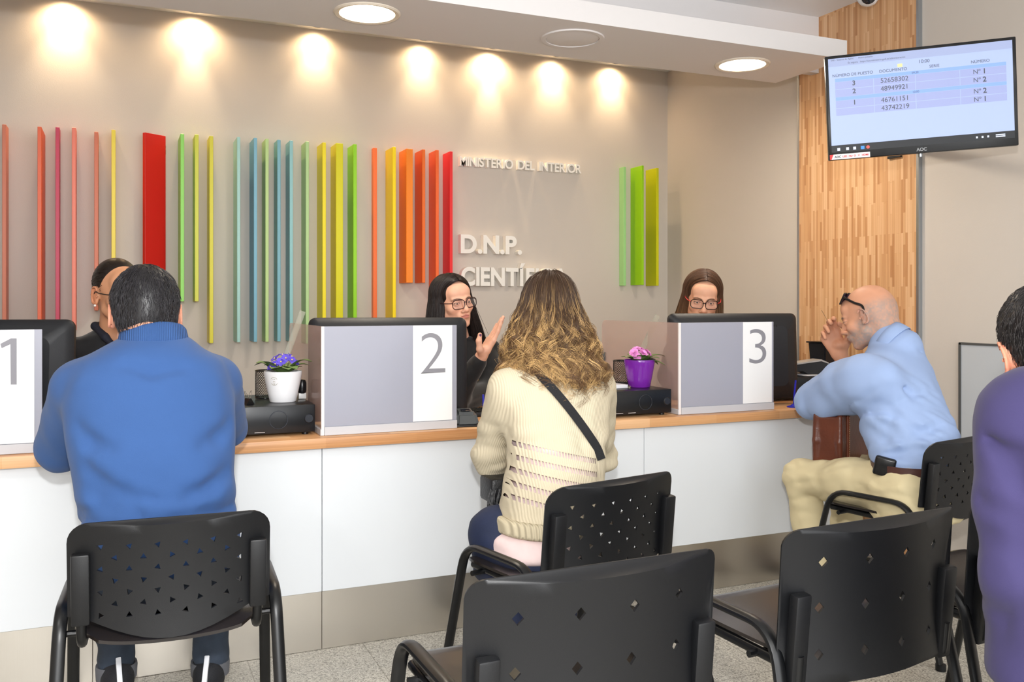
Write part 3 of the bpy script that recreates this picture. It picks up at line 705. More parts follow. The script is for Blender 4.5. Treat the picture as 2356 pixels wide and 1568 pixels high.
# keyboard behind partition 2
q = W(1105, 935, Y=3.52)
t = empty('keyboard', 'black computer keyboard on the worktop between the number 2 monitor and the clerk', 'keyboard', (q.x-.03, 3.53, ZT+.001), 0)
MB().box((-.22, -.07, 0), (.22, .07, .018), bev=.004).build('body', BLKM, t)
kk = MB()
for r in range(5):
    for c in range(18): kk.box((-.212+c*.0236, -.062+r*.025, .018), (-.212+c*.0236+.019, -.062+r*.025+.02, .024), bev=.002, seg=1)
kk.build('key_field', BLK, t)
# fingerprint reader
q = W(1078, 980, Y=3.215)
t = empty('fingerprint_reader', 'dark grey fingerprint reader on the worktop right of the number 2 partition', 'fingerprint reader', (q.x, 3.25, ZT+.001), -.15)
GR = mat('reader_grey', (78, 82, 84), .28)
bm = bmesh.new(); bmesh.ops.create_cube(bm, size=1)
for v in bm.verts:
    top = v.co.z > 0; v.co = Vector((v.co.x*(.078 if top else .095), v.co.y*(.075 if top else .115)+(.012 if top else 0), (.062 if v.co.y > 0 else .05) if top else 0))
bmesh.ops.bevel(bm, geom=bm.edges[:], offset=.012, segments=4, affect='EDGES'); mb = MB(); mb._bm(bm); mb.build('body', GR, t)
MB().box((-.05, -.06, 0), (.05, .06, .007), bev=.003).build('base', BLKM, t)
MB().box((-.018, -.012, .0565), (.018, .022, .0585), Matrix.Rotation(.1, 4, 'X'), bev=.0008).build('sensor_window', mat('sensor_glass', (30, 34, 44), .05), t)
# pens on holders
def desk_pen(px, py, Y, label, lean):
    q = W(px, py, Y=Y); t = empty('desk_pen', label, 'pen', (q.x, Y, ZT+.001)); BL = mat('blue_pen_plastic', (40, 44, 176), .3)
    MB().lathe([(.001, 0), (.03, 0), (.03, .003), (.012, .008), (.008, .014), (.001, .014)], seg=24).build('base', BL, t)
    MB().tube([(0, 0, .012), (lean*.4, 0, .06), (lean, 0, .12)], [.003, .0045, .004], 8).build('barrel', BL, t); return t
desk_pen(1114, 968, 3.20, 'blue desk pen half hidden by the cream sweater', -.004)
desk_pen(1826, 936, 3.22, 'blue desk pen standing by the elbow of the bald man', .012)
# card reader, bin, papers at the right end
q = W(1858, 848, Y=3.56)
t = empty('card_reader', 'grey and black card reader on the desk unit at the right end of the counter', 'card reader', (q.x-.005, 3.56, ZU+.001), -.25); t.scale = (1.12, 1.12, 1.12)
MB().prism([(-.11, .012), (-.09, .045), (.05, .062), (.085, .05), (.085, .03), (.05, .0), (.0, .0), (-.04, .02)], -.042, .042, FRONT).build('body', BLKM, t)
MB().prism([(-.09, .0455), (.05, .0625), (.085, .0505), (.084, .056), (.05, .070), (-.09, .052)], -.040, .040, FRONT).build('top_shell', mat('silver_shell', (176, 172, 168), .3), t)
q = W(1898, 850, Y=3.68)
t = empty('black_bin', 'tall black plastic bin by the wood cladding behind the raised hand', 'bin', (q.x+.01, 3.70, ZU+.001), .1)
bm = bmesh.new(); bmesh.ops.create_cube(bm, size=1)
for v in bm.verts:
    k = .105 if v.co.z > 0 else .088; v.co = Vector((v.co.x*k*1.05, v.co.y*k*1.1, .155 if v.co.z > 0 else 0))
bmesh.ops.bevel(bm, geom=bm.edges[:], offset=.006, segments=2, affect='EDGES'); mb = MB(); mb._bm(bm); mb.build('body', BLKM, t)
MB().box((-.062, -.064, .150), (.062, .064, .158), bev=.002).build('rim', BLK, t)
q = W(1905, 856, Y=3.40)
t = tag(MB().box((-.06, -.05, 0), (.05, .06, .004)).build('paper_note', MATS['paper_white']), 'white paper lying on the desk unit in front of the black bin', 'paper'); t.location = (3.17, 3.54, ZU+.001)
t = tag(MB().box((-.02, -.02, 0), (.02, .02, .004)).build('sticky_note', mat('yellow_note', (240, 220, 120), .6)), 'small yellow sticky note on the white paper by the black bin', 'note'); t.location = (3.19, 3.54, ZU+.0055)

# ================================================================ CHAIRS
CHP = mat('black_chair_plastic', (13, 14, 17), .46, bump=.06, bscale=700); CHS = mat('black_seat_plastic', (40, 35, 33), .22, bump=.04, bscale=700); TUB = mat('black_enamel_tube', (11, 12, 14), .34)
def tri(cx, cy, r, a): return [(cx+r*math.cos(a+i*2*PI/3), cy+r*math.sin(a+i*2*PI/3)) for i in range(3)]
def backrest(t, kind):
    W_, Hh = .455, .275; z0 = .47
    if kind == 'tri':
        out = []
        for k in range(7): a = PI/2*k/6; out.append((W_/2-.05+.05*math.cos(a), z0+Hh-.05+.05*math.sin(a)))
        for k in range(7): a = PI/2+PI/2*k/6; out.append((-W_/2+.05+.05*math.cos(a), z0+Hh-.05+.05*math.sin(a)))
        out.append((-W_/2, z0+.05))
        for k in range(13):
            a = k/12; x = -W_/2+.04+(W_-.08)*a; out.append((x, z0+.045-.055*math.sin(PI*a)))
        out.append((W_/2, z0+.05))
        holes = []; rr = random.Random(5)
        for r in range(7):
            for c in range(11):
                if (r+c) % 2: continue
                x = -.155+c*.031; z = z0+Hh-.058-r*.0275
                holes.append(tri(x, z, .0085, (PI/2 if (r//2+c) % 2 else -PI/2)+rr.uniform(-.5, .5)))
    else:
        Hh = .33; z0 = .405
        out = rpoly(W_+.045, Hh, .035, 6, 0, z0+Hh/2); holes = []
        for r in range(3):
            for c in range(4):
                x = -.165+c*.105+(.0 if r != 1 else .0); z = z0+Hh-.07-r*.095-(.0 if c != 1 else .0)
                holes.append([(x, z+.012), (x-.010, z), (x, z-.012), (x+.010, z)])
    def warp(x, z):
        y = .045*(x/.22)**2 - (z-.46)*.10 - .012*((z-.6)/.15)**2
        return (x, y, z), (-.09*x/.22**2*.9, 1, .1)
    return holed_sheet(out, holes, .022, .0055, warp, 'backrest', CHP, t)
def rounded_tube(mb, pts, r, rad=.05, flat=1.0):
    """polyline with rounded corners"""
    P = [Vector(p) for p in pts]; out = [P[0]]
    for a, b, c in zip(P[:-2], P[1:-1], P[2:]):
        u = (a-b).normalized(); v = (c-b).normalized(); k = min(rad, (a-b).length*.49, (c-b).length*.49)
        for i in range(7):
            t = i/6; out.append((b+u*k)*(1-t)**2+b*2*t*(1-t)+(b+v*k)*t*t)
    out.append(P[-1]); return mb.tube(out, r, 12, flat=flat, up=(1, 0, 0))
def make_chair(kind, label, group):
    t = empty('chair' if kind == 'tri' else 'waiting_chair', label, 'chair', group=group)
    backrest(t, kind)
    bz0, bz1 = (.505, .675) if kind == 'tri' else (.40, .605)
    for s in (-1, 1):
        x = s*(.198 if kind == 'tri' else .215); y = .045*(x/.22)**2-(.58-.46)*.10-.014
        MB().box((x-.02, y-.016, bz0), (x+.02, y+.008, bz1), Matrix.Translation((0, y, .58)) @ Matrix.Rotation(.10, 4, 'X') @ Matrix.Translation((0, -y, -.58)), bev=.005).build('back_bracket', CHP, t)
        mb = MB(); rounded_tube(mb, [(x, y+.001, bz0+.08), (x, y+.009, bz0+.002), (x, .035, .448), (x, .40, .452)], .0112, .05); mb.build('back_upright', TUB, t)
        mb = MB(); rounded_tube(mb, [(s*.262, -.06, .008), (s*.245, .055, .525), (s*.245, .37, .525), (s*.262, .50, .008)], .0155, .07, .62); mb.build('side_frame', TUB, t)
        for yy, nm in ((-.061, 'leg_cap'), (.501, 'leg_cap')): MB().lathe([(.017, 0), (.017, .02)], Matrix.Translation((s*.262, yy, .001)), seg=12).build(nm, CHP, t)
    MB().tube([(-.245, .13, .449), (.245, .13, .449)], .008, 8).build('cross_bar', TUB, t)
    MB().tube([(-.245, .34, .446), (.245, .34, .446)], .008, 8).build('cross_bar', TUB, t)
    # seat: dished pan
    n = 22; vs_ = []; fs = []
    for i in range(n+1):
        for j in range(n+1):
            u = i/n*2-1; v = j/n
            hw = .222*(1-.10*abs(v-.55)**2)
            # rounded outline
            k = 1-.25*max(0, abs(v*2-1)-.7)/.3*abs(u)
            x = u*hw*k; y = .03+v*.43
            z = .474-.014*(1-u*u)*math.sin(PI*min(1, v*1.05))-.035*max(0, (v-.85)/.15)**2-.030*max(0, (.16-v)/.16)**1.5*(1-.5*u*u)
            vs_.append((x, y, z))
    for i in range(n):
        for j in range(n): a = i*(n+1)+j; fs.append((a, a+n+1, a+n+2, a+1))
    nv = len(vs_); rim = [i for i in range(n+1)]+[i*(n+1)+n for i in range(1, n+1)]+[n*(n+1)+j for j in range(n-1, -1, -1)]+[i*(n+1) for i in range(n-1, 0, -1)]
    fs2 = fs+[tuple(q+nv for q in reversed(f)) for f in fs]+[(rim[(i+1) % len(rim)], rim[i], rim[i]+nv, rim[(i+1) % len(rim)]+nv) for i in range(len(rim))]
    MB().add(vs_+[(x, y, z-.008) for x, y, z in vs_], [tuple(reversed(f)) for f in fs2] if False else fs2).build('seat', CHS, t, True, .6)
    return t
def place(o, x, y, rz, sc=1.0, label=None):
    o.location = (x, y, 0); o.rotation_euler = (0, 0, math.radians(rz)); o.scale = (sc,)*3
    if label: o['label'] = label
    return o
GC = 'perforated black chairs at the counter'; GW = 'black waiting chairs with diamond holes'
ch1 = make_chair('tri', 'black perforated chair that the man in the blue fleece sits on', GC)
ch2 = copy_tree(ch1); ch3 = copy_tree(ch1)
place(ch1, .112, 2.235, -3, .975); place(ch2, 1.235, 2.13, 12, label='black perforated chair that the curly-haired woman sits on')
place(ch3, 2.745, 2.29, 12, label='black perforated chair that the bald man in the light blue shirt sits on')
wA = make_chair('dia', 'empty black waiting chair with diamond holes, nearest the camera in the middle of the photo', GW)
wB = copy_tree(wA); wC = copy_tree(wA)
place(wA, .79, 1.40, 1, 1.03); place(wB, 1.505, 1.46, 3, 1.03, label='empty black waiting chair with diamond holes, in front of the seated bald man')
place(wC, 2.10, 1.50, 2, 1.03, label='black waiting chair mostly hidden by the person in the purple sweater at the right edge')
# ================================================================ SOFT BODIES: smooth-blended forms turned into one continuous surface
def np_mesh(name, V, Q, m, parent, col=None, smooth=True):
    V = np.asarray(V, np.float32); Q = np.asarray(Q, np.int32); k = Q.shape[1]
    me = bpy.data.meshes.new(name); me.vertices.add(len(V)); me.vertices.foreach_set('co', V.ravel())
    me.loops.add(len(Q)*k); me.loops.foreach_set('vertex_index', Q.ravel())
    me.polygons.add(len(Q)); me.polygons.foreach_set('loop_start', np.arange(0, len(Q)*k, k, dtype=np.int32))
    me.update(calc_edges=True)
    if smooth: me.polygons.foreach_set('use_smooth', np.ones(len(Q), bool))
    if m: me.materials.append(m)
    if col is not None:
        at = me.color_attributes.new('Col', 'FLOAT_COLOR', 'POINT')
        c = np.ones((len(V), 4), np.float32); c[:, :3] = col; at.data.foreach_set('color', c.ravel())
    o = bpy.data.objects.new(name, me); COL.objects.link(o)
    if parent: o.parent = parent
    return o
def hash3(i, j, k, seed):
    n = (i*73856093) ^ (j*19349663) ^ (k*83492791) ^ (seed*2654435)
    n = (n ^ (n >> 13))*1274126177 & 0x7fffffff
    return ((n ^ (n >> 16)) & 0xffff)/65535.0
def vnoise(P, seed=0):
    I = np.floor(P).astype(np.int64); f = P-I; f = f*f*(3-2*f); r = 0
    for a in (0, 1):
        for b in (0, 1):
            for c in (0, 1):
                w = (f[..., 0] if a else 1-f[..., 0])*(f[..., 1] if b else 1-f[..., 1])*(f[..., 2] if c else 1-f[..., 2])
                r = r+w*hash3(I[..., 0]+a, I[..., 1]+b, I[..., 2]+c, seed)
    return r*2-1
I4 = Matrix.Identity(4)
class Sdf:
    def __init__(s, h, frame=None): s.h = h; s.ops = []; s.M = frame or I4; s.folds = []; s.nails = []
    def _put(s, fn, lo, hi, k, sub, bb=None):
        s.ops.append((fn, s.M.copy(), Vector(lo), Vector(hi), k, sub)); return s
    def ell(s, c, r, k=.01, sub=False, R=None):
        c = np.array(c, float); r = np.array(r, float); Rm = None if R is None else np.array(R.to_3x3().inverted())
        def fn(P):
            q = P-c
            if Rm is not None: q = q @ Rm.T
            a = np.sqrt(((q/r)**2).sum(-1)); b = np.sqrt(((q/r**2)**2).sum(-1))+1e-9
            return a*(a-1)/b
        m = max(r) if R is not None else None
        e = np.array([m]*3) if m else r
        return s._put(fn, c-e, c+e, k, sub)
    def cap(s, a, b, r1, r2=None, k=.012, sub=False):
        a = np.array(a, float); b = np.array(b, float); r2 = r1 if r2 is None else r2; ab = b-a; L2 = (ab**2).sum()+1e-12
        def fn(P):
            q = P-a; t = np.clip((q @ ab)/L2, 0, 1)
            return np.sqrt(((q-t[..., None]*ab)**2).sum(-1))-(r1+(r2-r1)*t)
        R_ = max(r1, r2); return s._put(fn, np.minimum(a, b)-R_, np.maximum(a, b)+R_, k, sub)
    def path(s, pts, rs, k=.012, sub=False):
        for (a, b, r1, r2) in zip(pts[:-1], pts[1:], rs[:-1], rs[1:]): s.cap(a, b, r1, r2, k, sub)
        return s
    def box(s, lo, hi, rad, k=.01, sub=False, R=None):
        lo = np.array(lo, float); hi = np.array(hi, float); c = (lo+hi)/2; e = (hi-lo)/2-rad; Rm = None if R is None else np.array(R.to_3x3().inverted())
        def fn(P):
            q = P-c
            if Rm is not None: q = q @ Rm.T
            q = np.abs(q)-e
            return np.sqrt((np.maximum(q, 0)**2).sum(-1))+np.minimum(q.max(-1), 0)-rad
        if R is not None: n = np.linalg.norm((hi-lo)/2); return s._put(fn, c-n, c+n, k, sub)
        return s._put(fn, lo, hi, k, sub)
    def loft(s, rows, ang=0, n=2.3, k=.02, sub=False, grow=0, endr=.03):
        """rows: (z, cx, cy, rx, ry) from any end; elliptical slices turned by ang"""
        R_ = sorted(rows); zz = np.array([r[0] for r in R_]); T = np.linspace(zz[0], zz[-1], 160); A = []
        for c in range(1, 5):
            v = np.array([r[c] for r in R_]); f = np.interp(T, zz, v); ker = np.hanning(13); ker /= ker.sum()
            f = np.convolve(np.pad(f, 6, mode='edge'), ker, 'valid'); A.append(f)
        ca, sa = math.cos(ang), math.sin(ang)
        def fn(P):
            z = P[..., 2]; cx, cy, rx, ry = (np.interp(z, T, a) for a in A); rx = rx+grow; ry = ry+grow
            dx = P[..., 0]-cx; dy = P[..., 1]-cy; u = np.abs(dx*ca+dy*sa)/rx; v = np.abs(-dx*sa+dy*ca)/ry
            d = ((u**n+v**n)**(1/n)-1)*np.minimum(rx, ry)
            e = np.maximum(zz[0]-z, z-zz[-1])
            q1 = np.maximum(d+endr, 0); q2 = np.maximum(e+endr, 0)
            return np.sqrt(q1*q1+q2*q2)+np.minimum(np.maximum(d, e)+endr, 0)-endr
        cx, cy, rx, ry = A; m = max(rx.max(), ry.max())+grow
        return s._put(fn, (cx.min()-m, cy.min()-m, zz[0]), (cx.max()+m, cy.max()+m, zz[-1]), k, sub)
    def wbb(s, op):
        fn, M, lo, hi, k, sub = op; pts = [M @ Vector((x, y, z)) for x in (lo[0], hi[0]) for y in (lo[1], hi[1]) for z in (lo[2], hi[2])]
        return np.array([min(p[i] for p in pts) for i in range(3)]), np.array([max(p[i] for p in pts) for i in range(3)])
    def surf(s, smooth=0):
        bbs = [s.wbb(o) for o in s.ops if not o[5]]; h = s.h; pad = 4*h
        lo = np.min([b[0] for b in bbs], 0)-pad; hi = np.max([b[1] for b in bbs], 0)+pad
        n = np.ceil((hi-lo)/h).astype(int)+1
        ax = [lo[i]+h*np.arange(n[i]) for i in range(3)]
        D = np.full(n, .2, np.float32)
        for op in s.ops:
            fn, M, _, _, k, sub = op; b0, b1 = s.wbb(op); mg = k*1.2+3*h
            i0 = np.clip(np.floor((b0-mg-lo)/h).astype(int), 0, n-1); i1 = np.clip(np.ceil((b1+mg-lo)/h).astype(int)+1, 1, n)
            if (i1 <= i0).any(): continue
            G = np.stack(np.meshgrid(*[ax[i][i0[i]:i1[i]] for i in range(3)], indexing='ij'), -1)
            Mi = np.array(M.inverted()); P = G @ Mi[:3, :3].T+Mi[:3, 3]
            d = fn(P).astype(np.float32); sl = tuple(slice(i0[i], i1[i]) for i in range(3)); cur = D[sl]
            if sub: q = np.maximum(k-np.abs(cur+d), 0)/max(k, 1e-6); D[sl] = np.maximum(cur, -d)+q*q*k*.25
            else: q = np.maximum(k-np.abs(cur-d), 0)/max(k, 1e-6); D[sl] = np.minimum(cur, d)-q*q*k*.25
        if s.folds:
            G = np.stack(np.meshgrid(*ax, indexing='ij'), -1)
            near = np.abs(D) < .03; Pn = G[near]; a_ = np.zeros(len(Pn))
            for amp, fr, seed, mask in s.folds:
                fr = np.array(fr, float); Rr = fr if fr.ndim == 2 else np.diag(fr)
                v = vnoise(Pn @ Rr.T+vnoise(Pn*5, seed+5)[..., None]*.9, seed)
                v = amp*(1.3*(1-2*np.abs(v)**.8)) if seed % 10 == 1 else amp*v
                if mask is not None: v = v*mask(Pn)
                a_ += v
            D[near] += a_.astype(np.float32)
        # surface nets
        S = D < 0; cs = tuple(n-1); acc = np.zeros(cs+(3,), np.float32); cnt = np.zeros(cs, np.float32)
        for axis in range(3):
            o1, o2 = [a for a in range(3) if a != axis]
            sa = [slice(None)]*3; sb = [slice(None)]*3; sa[axis] = slice(0, -1); sb[axis] = slice(1, None)
            Fa = D[tuple(sa)]; Fb = D[tuple(sb)]; cr = (Fa < 0) != (Fb < 0); t = np.where(cr, Fa/np.where(cr, Fa-Fb, 1), 0)
            for u in (0, 1):
                for v in (0, 1):
                    sl = [slice(None)]*3; sl[axis] = slice(None)
                    sl[o1] = slice(u, n[o1]-1+u); sl[o2] = slice(v, n[o2]-1+v)
                    c = cr[tuple(sl)]; tt = t[tuple(sl)]
                    acc[..., axis] += tt*c; acc[..., o1] += u*c; acc[..., o2] += v*c; cnt += c
        act = cnt > 0; idx = -np.ones(cs, np.int64); idx[act] = np.arange(act.sum())
        V = (np.argwhere(act)+acc[act]/cnt[act][:, None])*h+lo
        Q = []
        for axis in range(3):
            o1, o2 = [(1, 2), (2, 0), (0, 1)][axis]
            sa = [slice(None)]*3; sb = [slice(None)]*3; sa[axis] = slice(0, -1); sb[axis] = slice(1, None)
            A_ = S[tuple(sa)]; B_ = S[tuple(sb)]; E = np.argwhere(A_ != B_)
            ok = (E[:, o1] > 0) & (E[:, o2] > 0) & (E[:, o1] < n[o1]-1) & (E[:, o2] < n[o2]-1); E = E[ok]
            inside = A_[tuple(E.T)]
            def g(a, b):
                q = E.copy(); q[:, o1] -= a; q[:, o2] -= b; return idx[tuple(q.T)]
            q = np.stack([g(1, 1), g(0, 1), g(0, 0), g(1, 0)], 1); q[~inside] = q[~inside][:, ::-1]; Q.append(q)
        Q = np.concatenate(Q); Q = Q[(Q >= 0).all(1)]
        for _ in range(smooth):
            s_ = np.zeros_like(V); c_n = np.zeros(len(V))
            for a in range(4):
                np.add.at(s_, Q[:, a], V[Q[:, (a+1) % 4]]); np.add.at(c_n, Q[:, a], 1)
            V = V*.5+.5*s_/np.maximum(c_n, 1)[:, None]
        return V, Q
    def obj(s, name, m, parent, smooth=1, col=None):
        V, Q = s.surf(smooth)
        if parent is not None: V = V-np.array(parent.location)
        return np_mesh(name, V, Q, m, parent, None if col is None else col(V+np.array(parent.location)))
def smoothstep(a, b, x): t = np.clip((x-a)/(b-a), 0, 1); return t*t*(3-2*t)
def strands(P, r, sides=3, seed=0):
    """P: N x S x 3 paths, r: N x S radii -> vertices, quads"""
    N, S, _ = P.shape; T = np.gradient(P, axis=1); T /= np.linalg.norm(T, axis=-1, keepdims=True)+1e-9
    ref = np.random.default_rng(seed).normal(size=(N, 1, 3)); U = np.cross(T, ref); U /= np.linalg.norm(U, axis=-1, keepdims=True)+1e-9; Wv = np.cross(T, U)
    a = 2*np.pi*np.arange(sides)/sides
    V = P[:, :, None, :]+r[:, :, None, None]*(np.cos(a)[None, None, :, None]*U[:, :, None, :]+np.sin(a)[None, None, :, None]*Wv[:, :, None, :])
    base = np.arange(N)[:, None, None]*S*sides+np.arange(S-1)[None, :, None]*sides; k = np.arange(sides)[None, None, :]; k2 = (k+1) % sides
    Q = np.stack([base+k, base+k2, base+sides+k2, base+sides+k], -1).reshape(-1, 4)
    return V.reshape(-1, 3), Q
def nrm(v): return v/(np.linalg.norm(v, axis=-1, keepdims=True)+1e-9)
LINA = lambda c: np.array(lin(c)[:3])
SKIN_M = mat('skin', (220, 170, 140), .5, attr='Col', bump=.06, bscale=350, spec=.35)
MATS['skin'].node_tree.nodes['Principled BSDF'].inputs['Subsurface Weight'].default_value = .12
MATS['skin'].node_tree.nodes['Principled BSDF'].inputs['Subsurface Radius'].default_value = (.012, .005, .003)
HAIR_M = mat('hair_strands', (60, 50, 44), .38, attr='Col', spec=.5)

# ---------------------------------------------------------------- head
def head(S, M, sc=1.0, male=False, neck=None, open_eyes=True, jaw=1.0, ears=1.0):
    """adds a head to S: face looks along local +Y, origin midway between the ears at eye level"""
    S.M = M @ Matrix.Scale(sc, 4)
    S.ell((0, -.014, .028), (.0745, .094, .086), .01)
    S.ell((0, -.035, .0), (.070, .075, .07), .02)
    S.ell((0, .030, -.030), (.058, .060, .078), .02)
    S.ell((0, .062, .045), (.052, .028, .038), .02)
    S.cap((-.046*jaw, .012, -.058), (-.016, .068, -.094), .020, .016, .02); S.cap((.046*jaw, .012, -.058), (.016, .068, -.094), .020, .016, .02)
    S.ell((0, .073, -.096), (.020, .017, .016), .014)
    for x in (-1, 1):
        S.ell((x*.040, .058, -.026), (.022, .022, .018), .018)
        S.cap((x*.013, .089, .019), (x*.042, .074, .018), .0085 if male else .006, .006, .012)
        S.ell((x*.0305, .098, .0015), (.0185, .017, .0125), .010, True)
        S.ell((x*.0305, .0755, .0), (.0155, .0145, .0135), .003)
        S.ell((x*.0305, .0925, -.0005), (.0118, .0065, .0036 if open_eyes else .0025), .0015, True)
        if ears:
            e = ears; rim = [(x*(.076+.008*math.sin(a_)*0+.010*(1 if .3 < a_ < 4.2 else .45)), -.006-.019*e*math.cos(a_)*-1*0-.017*e*math.sin(a_-.35), -.006+.029*e*math.cos(a_-.15)) for a_ in np.linspace(-.75, 3.5, 13)]
            S.ell((x*.0770, -.008, -.008), (.0058, .015*e, .027*e), .008, False, Matrix.Rotation(x*.30, 3, 'Z'))
            S.path(rim, [.0034]*13, .003)
            S.ell((x*.0785, .0, -.030*e), (.0052, .0075, .0095), .005)
            S.ell((x*.0835, .001, -.010), (.0050, .006, .009), .003, True); S.ell((x*.0845, -.008, .008), (.0035, .006, .012), .003, True)
            S.ell((x*.0800, .0085, -.010), (.003, .004, .006), .003)
        S.ell((x*.0125, .098, -.0365), (.0078, .010, .0068), .006)
    S.cap((0, .090, .012), (0, .108, -.028), .0075, .0105, .012); S.ell((0, .111, -.031), (.0105, .0105, .0095), .006)
    S.ell((0, .078, -.060), (.030, .019, .022), .014)
    S.ell((0, .0965, -.0545), (.0225, .0065, .0048), .005); S.ell((0, .0950, -.0645), (.0195, .0068, .0058), .005)
    S.ell((0, .1045, -.0592), (.021, .007, .0012), .003, True)
    for x in (-1, 1): S.ell((x*.0065, .1065, -.0425), (.003, .004, .0025), .002, True)
    S.M = I4
    a = M @ (Vector((0, -.030, -.045))*sc)
    if neck is not None: S.cap(a, neck, .056*sc*(1.05 if male else .88), .062*sc*(1.1 if male else .88), .03)
def head_col(M, sc, skin, lips=(176, 96, 90), brow=(60, 44, 36), male=False, extra=None, nails=None, nailc=(90, 50, 84), rosy=.25):
    Mi = np.array((M @ Matrix.Scale(sc, 4)).inverted()); sk = LINA(skin); lp = LINA(lips); br = LINA(brow)
    def f(V):
        L = V @ Mi[:3, :3].T+Mi[:3, 3]; x, y, z = L.T; ax = np.abs(x)
        c = np.tile(sk, (len(V), 1)); c *= (1+.05*vnoise(L*60, 3))[:, None]
        inh = (np.abs(z) < .14) & (np.abs(y) < .14) & (ax < .1)
        def mixc(w, col): nonlocal c; w = (w*inh)[:, None]; c = c*(1-w)+np.asarray(col)*w
        rd = sk*np.array([1.08, .72, .66])
        mixc(rosy*smoothstep(.024, .0, np.sqrt((ax-.04)**2+(z+.03)**2))*(y > .04), rd)
        mixc(.35*smoothstep(.016, .0, np.sqrt(x**2+(z+.033)**2))*(y > .09), rd)
        mixc(.4*(ax > .078), rd)
        zc = .0165+.004*np.sin((ax-.012)/.036*np.pi)
        mixc(.85*smoothstep(.0046 if male else .0042, .002, np.abs(z-zc))*smoothstep(.008, .013, ax)*smoothstep(.05, .044, ax)*(y > .04), br)
        mixc(.8*smoothstep(.0018, .0006, np.abs(np.sqrt(((ax-.0305)/.0128)**2+((z-.0005)/.0052)**2)-1)*.006)*(y > .07)*(z > -.001), br*.5)
        lw = smoothstep(1.02, .80, np.sqrt((x/.0225)**2+((z+.0595)/(.0105*(1-.35*np.clip(ax/.022, 0, 1))))**2))*(y > .088); mixc(lw*.75, lp)
        if extra: c = extra(L, c)
        if nails:
            for p, rr in nails: w = smoothstep(rr, rr*.7, np.linalg.norm(V-np.array(p), axis=1))[:, None]; c = c*(1-w)+LINA(nailc)*w
        return np.clip(c, 0, 1)
    return f
def eyes(t, M, sc, iris=(70, 46, 34), look=(0, 0)):
    W_ = mat('eye_white', (226, 218, 212), .2); I_ = mat('iris_%d_%d' % iris[:2], iris, .15); P_ = mat('pupil', (8, 8, 9), .1)
    for x in (-1, 1):
        Q = M @ Matrix.Scale(sc, 4) @ Matrix.Translation((x*.0305, .0765, -.0005)) @ Matrix.Rotation(-PI/2+look[1], 4, 'X') @ Matrix.Rotation(look[0], 4, 'Y')
        Q = Matrix.Translation(-t.location) @ Q
        mb = MB(); n = 24; r = .0122; ang = [0, .16, .24, .42, .56, .7, .95, 1.3, 1.8, 2.4, PI]
        for a0, a1 in zip(ang[:-1], ang[1:]):
            mb.cur = 2 if a1 <= .24 else (1 if a1 <= .56 else 0)
            mb.lathe([(max(1e-5, r*math.sin(a0)), r*math.cos(a0)), (max(1e-5, r*math.sin(a1)), r*math.cos(a1))], Q, n, cap=False)
        mb.build('eye', W_, t, True, None, [I_, P_])
def glasses(t, M, sc, col, name='eyeglasses', lensw=.026, lensh=.018, y=.108, z=-.002, drop=0, tint=None, templ=None, thick=.0019, tr=None, label=None):
    Q = Matrix.Translation(-t.location) @ M @ Matrix.Scale(sc, 4); F_ = mat('frame_'+'_'.join(map(str, col)), col, .25)
    mb = MB()
    for x in (-1, 1):
        ring = [(p[0]+x*.0325, y-.010*((p[0]+x*.0325)/.06)**2, p[1]+z) for p in rpoly(lensw*2, lensh*2, lensh*.75, 5)]; mb.tube(ring+[ring[0]], thick, 6, Q, cap=False)
    mb.tube(bez([(-.0075, y, z+.005), (0, y+.002, z+.008), (.0075, y, z+.005)], 4), thick*1.1, 6, Q)
    g = mb.build(name, F_, t)
    if label: g['label'] = label
    for x in (-1, 1):
        m2 = MB(); m2.tube(bez([(x*.0585, y-.010, z+.008), (x*.072, y-.03, z+.008), (x*.0800, .03, z+.007), (x*.082, -.002, z+.008), (x*.080, -.022, z-.018)], 5), tr or thick, 6, Q)
        m2.build('temple', templ or F_, g)
        ln = MB(); pl = rpoly(lensw*2-.001, lensh*2-.001, lensh*.75, 5); ln.add([(p[0]+x*.0325, y-.010*((p[0]+x*.0325)/.06)**2, p[1]+z) for p in pl], [tuple(range(len(pl)))], Q)
        lm = MATS.get('lens_clear')
        if lm is None:
            lm = acryl('lens_clear', (255, 255, 255), .93, .02)
        ln.build('lens', tint or lm, g, False)
    return g
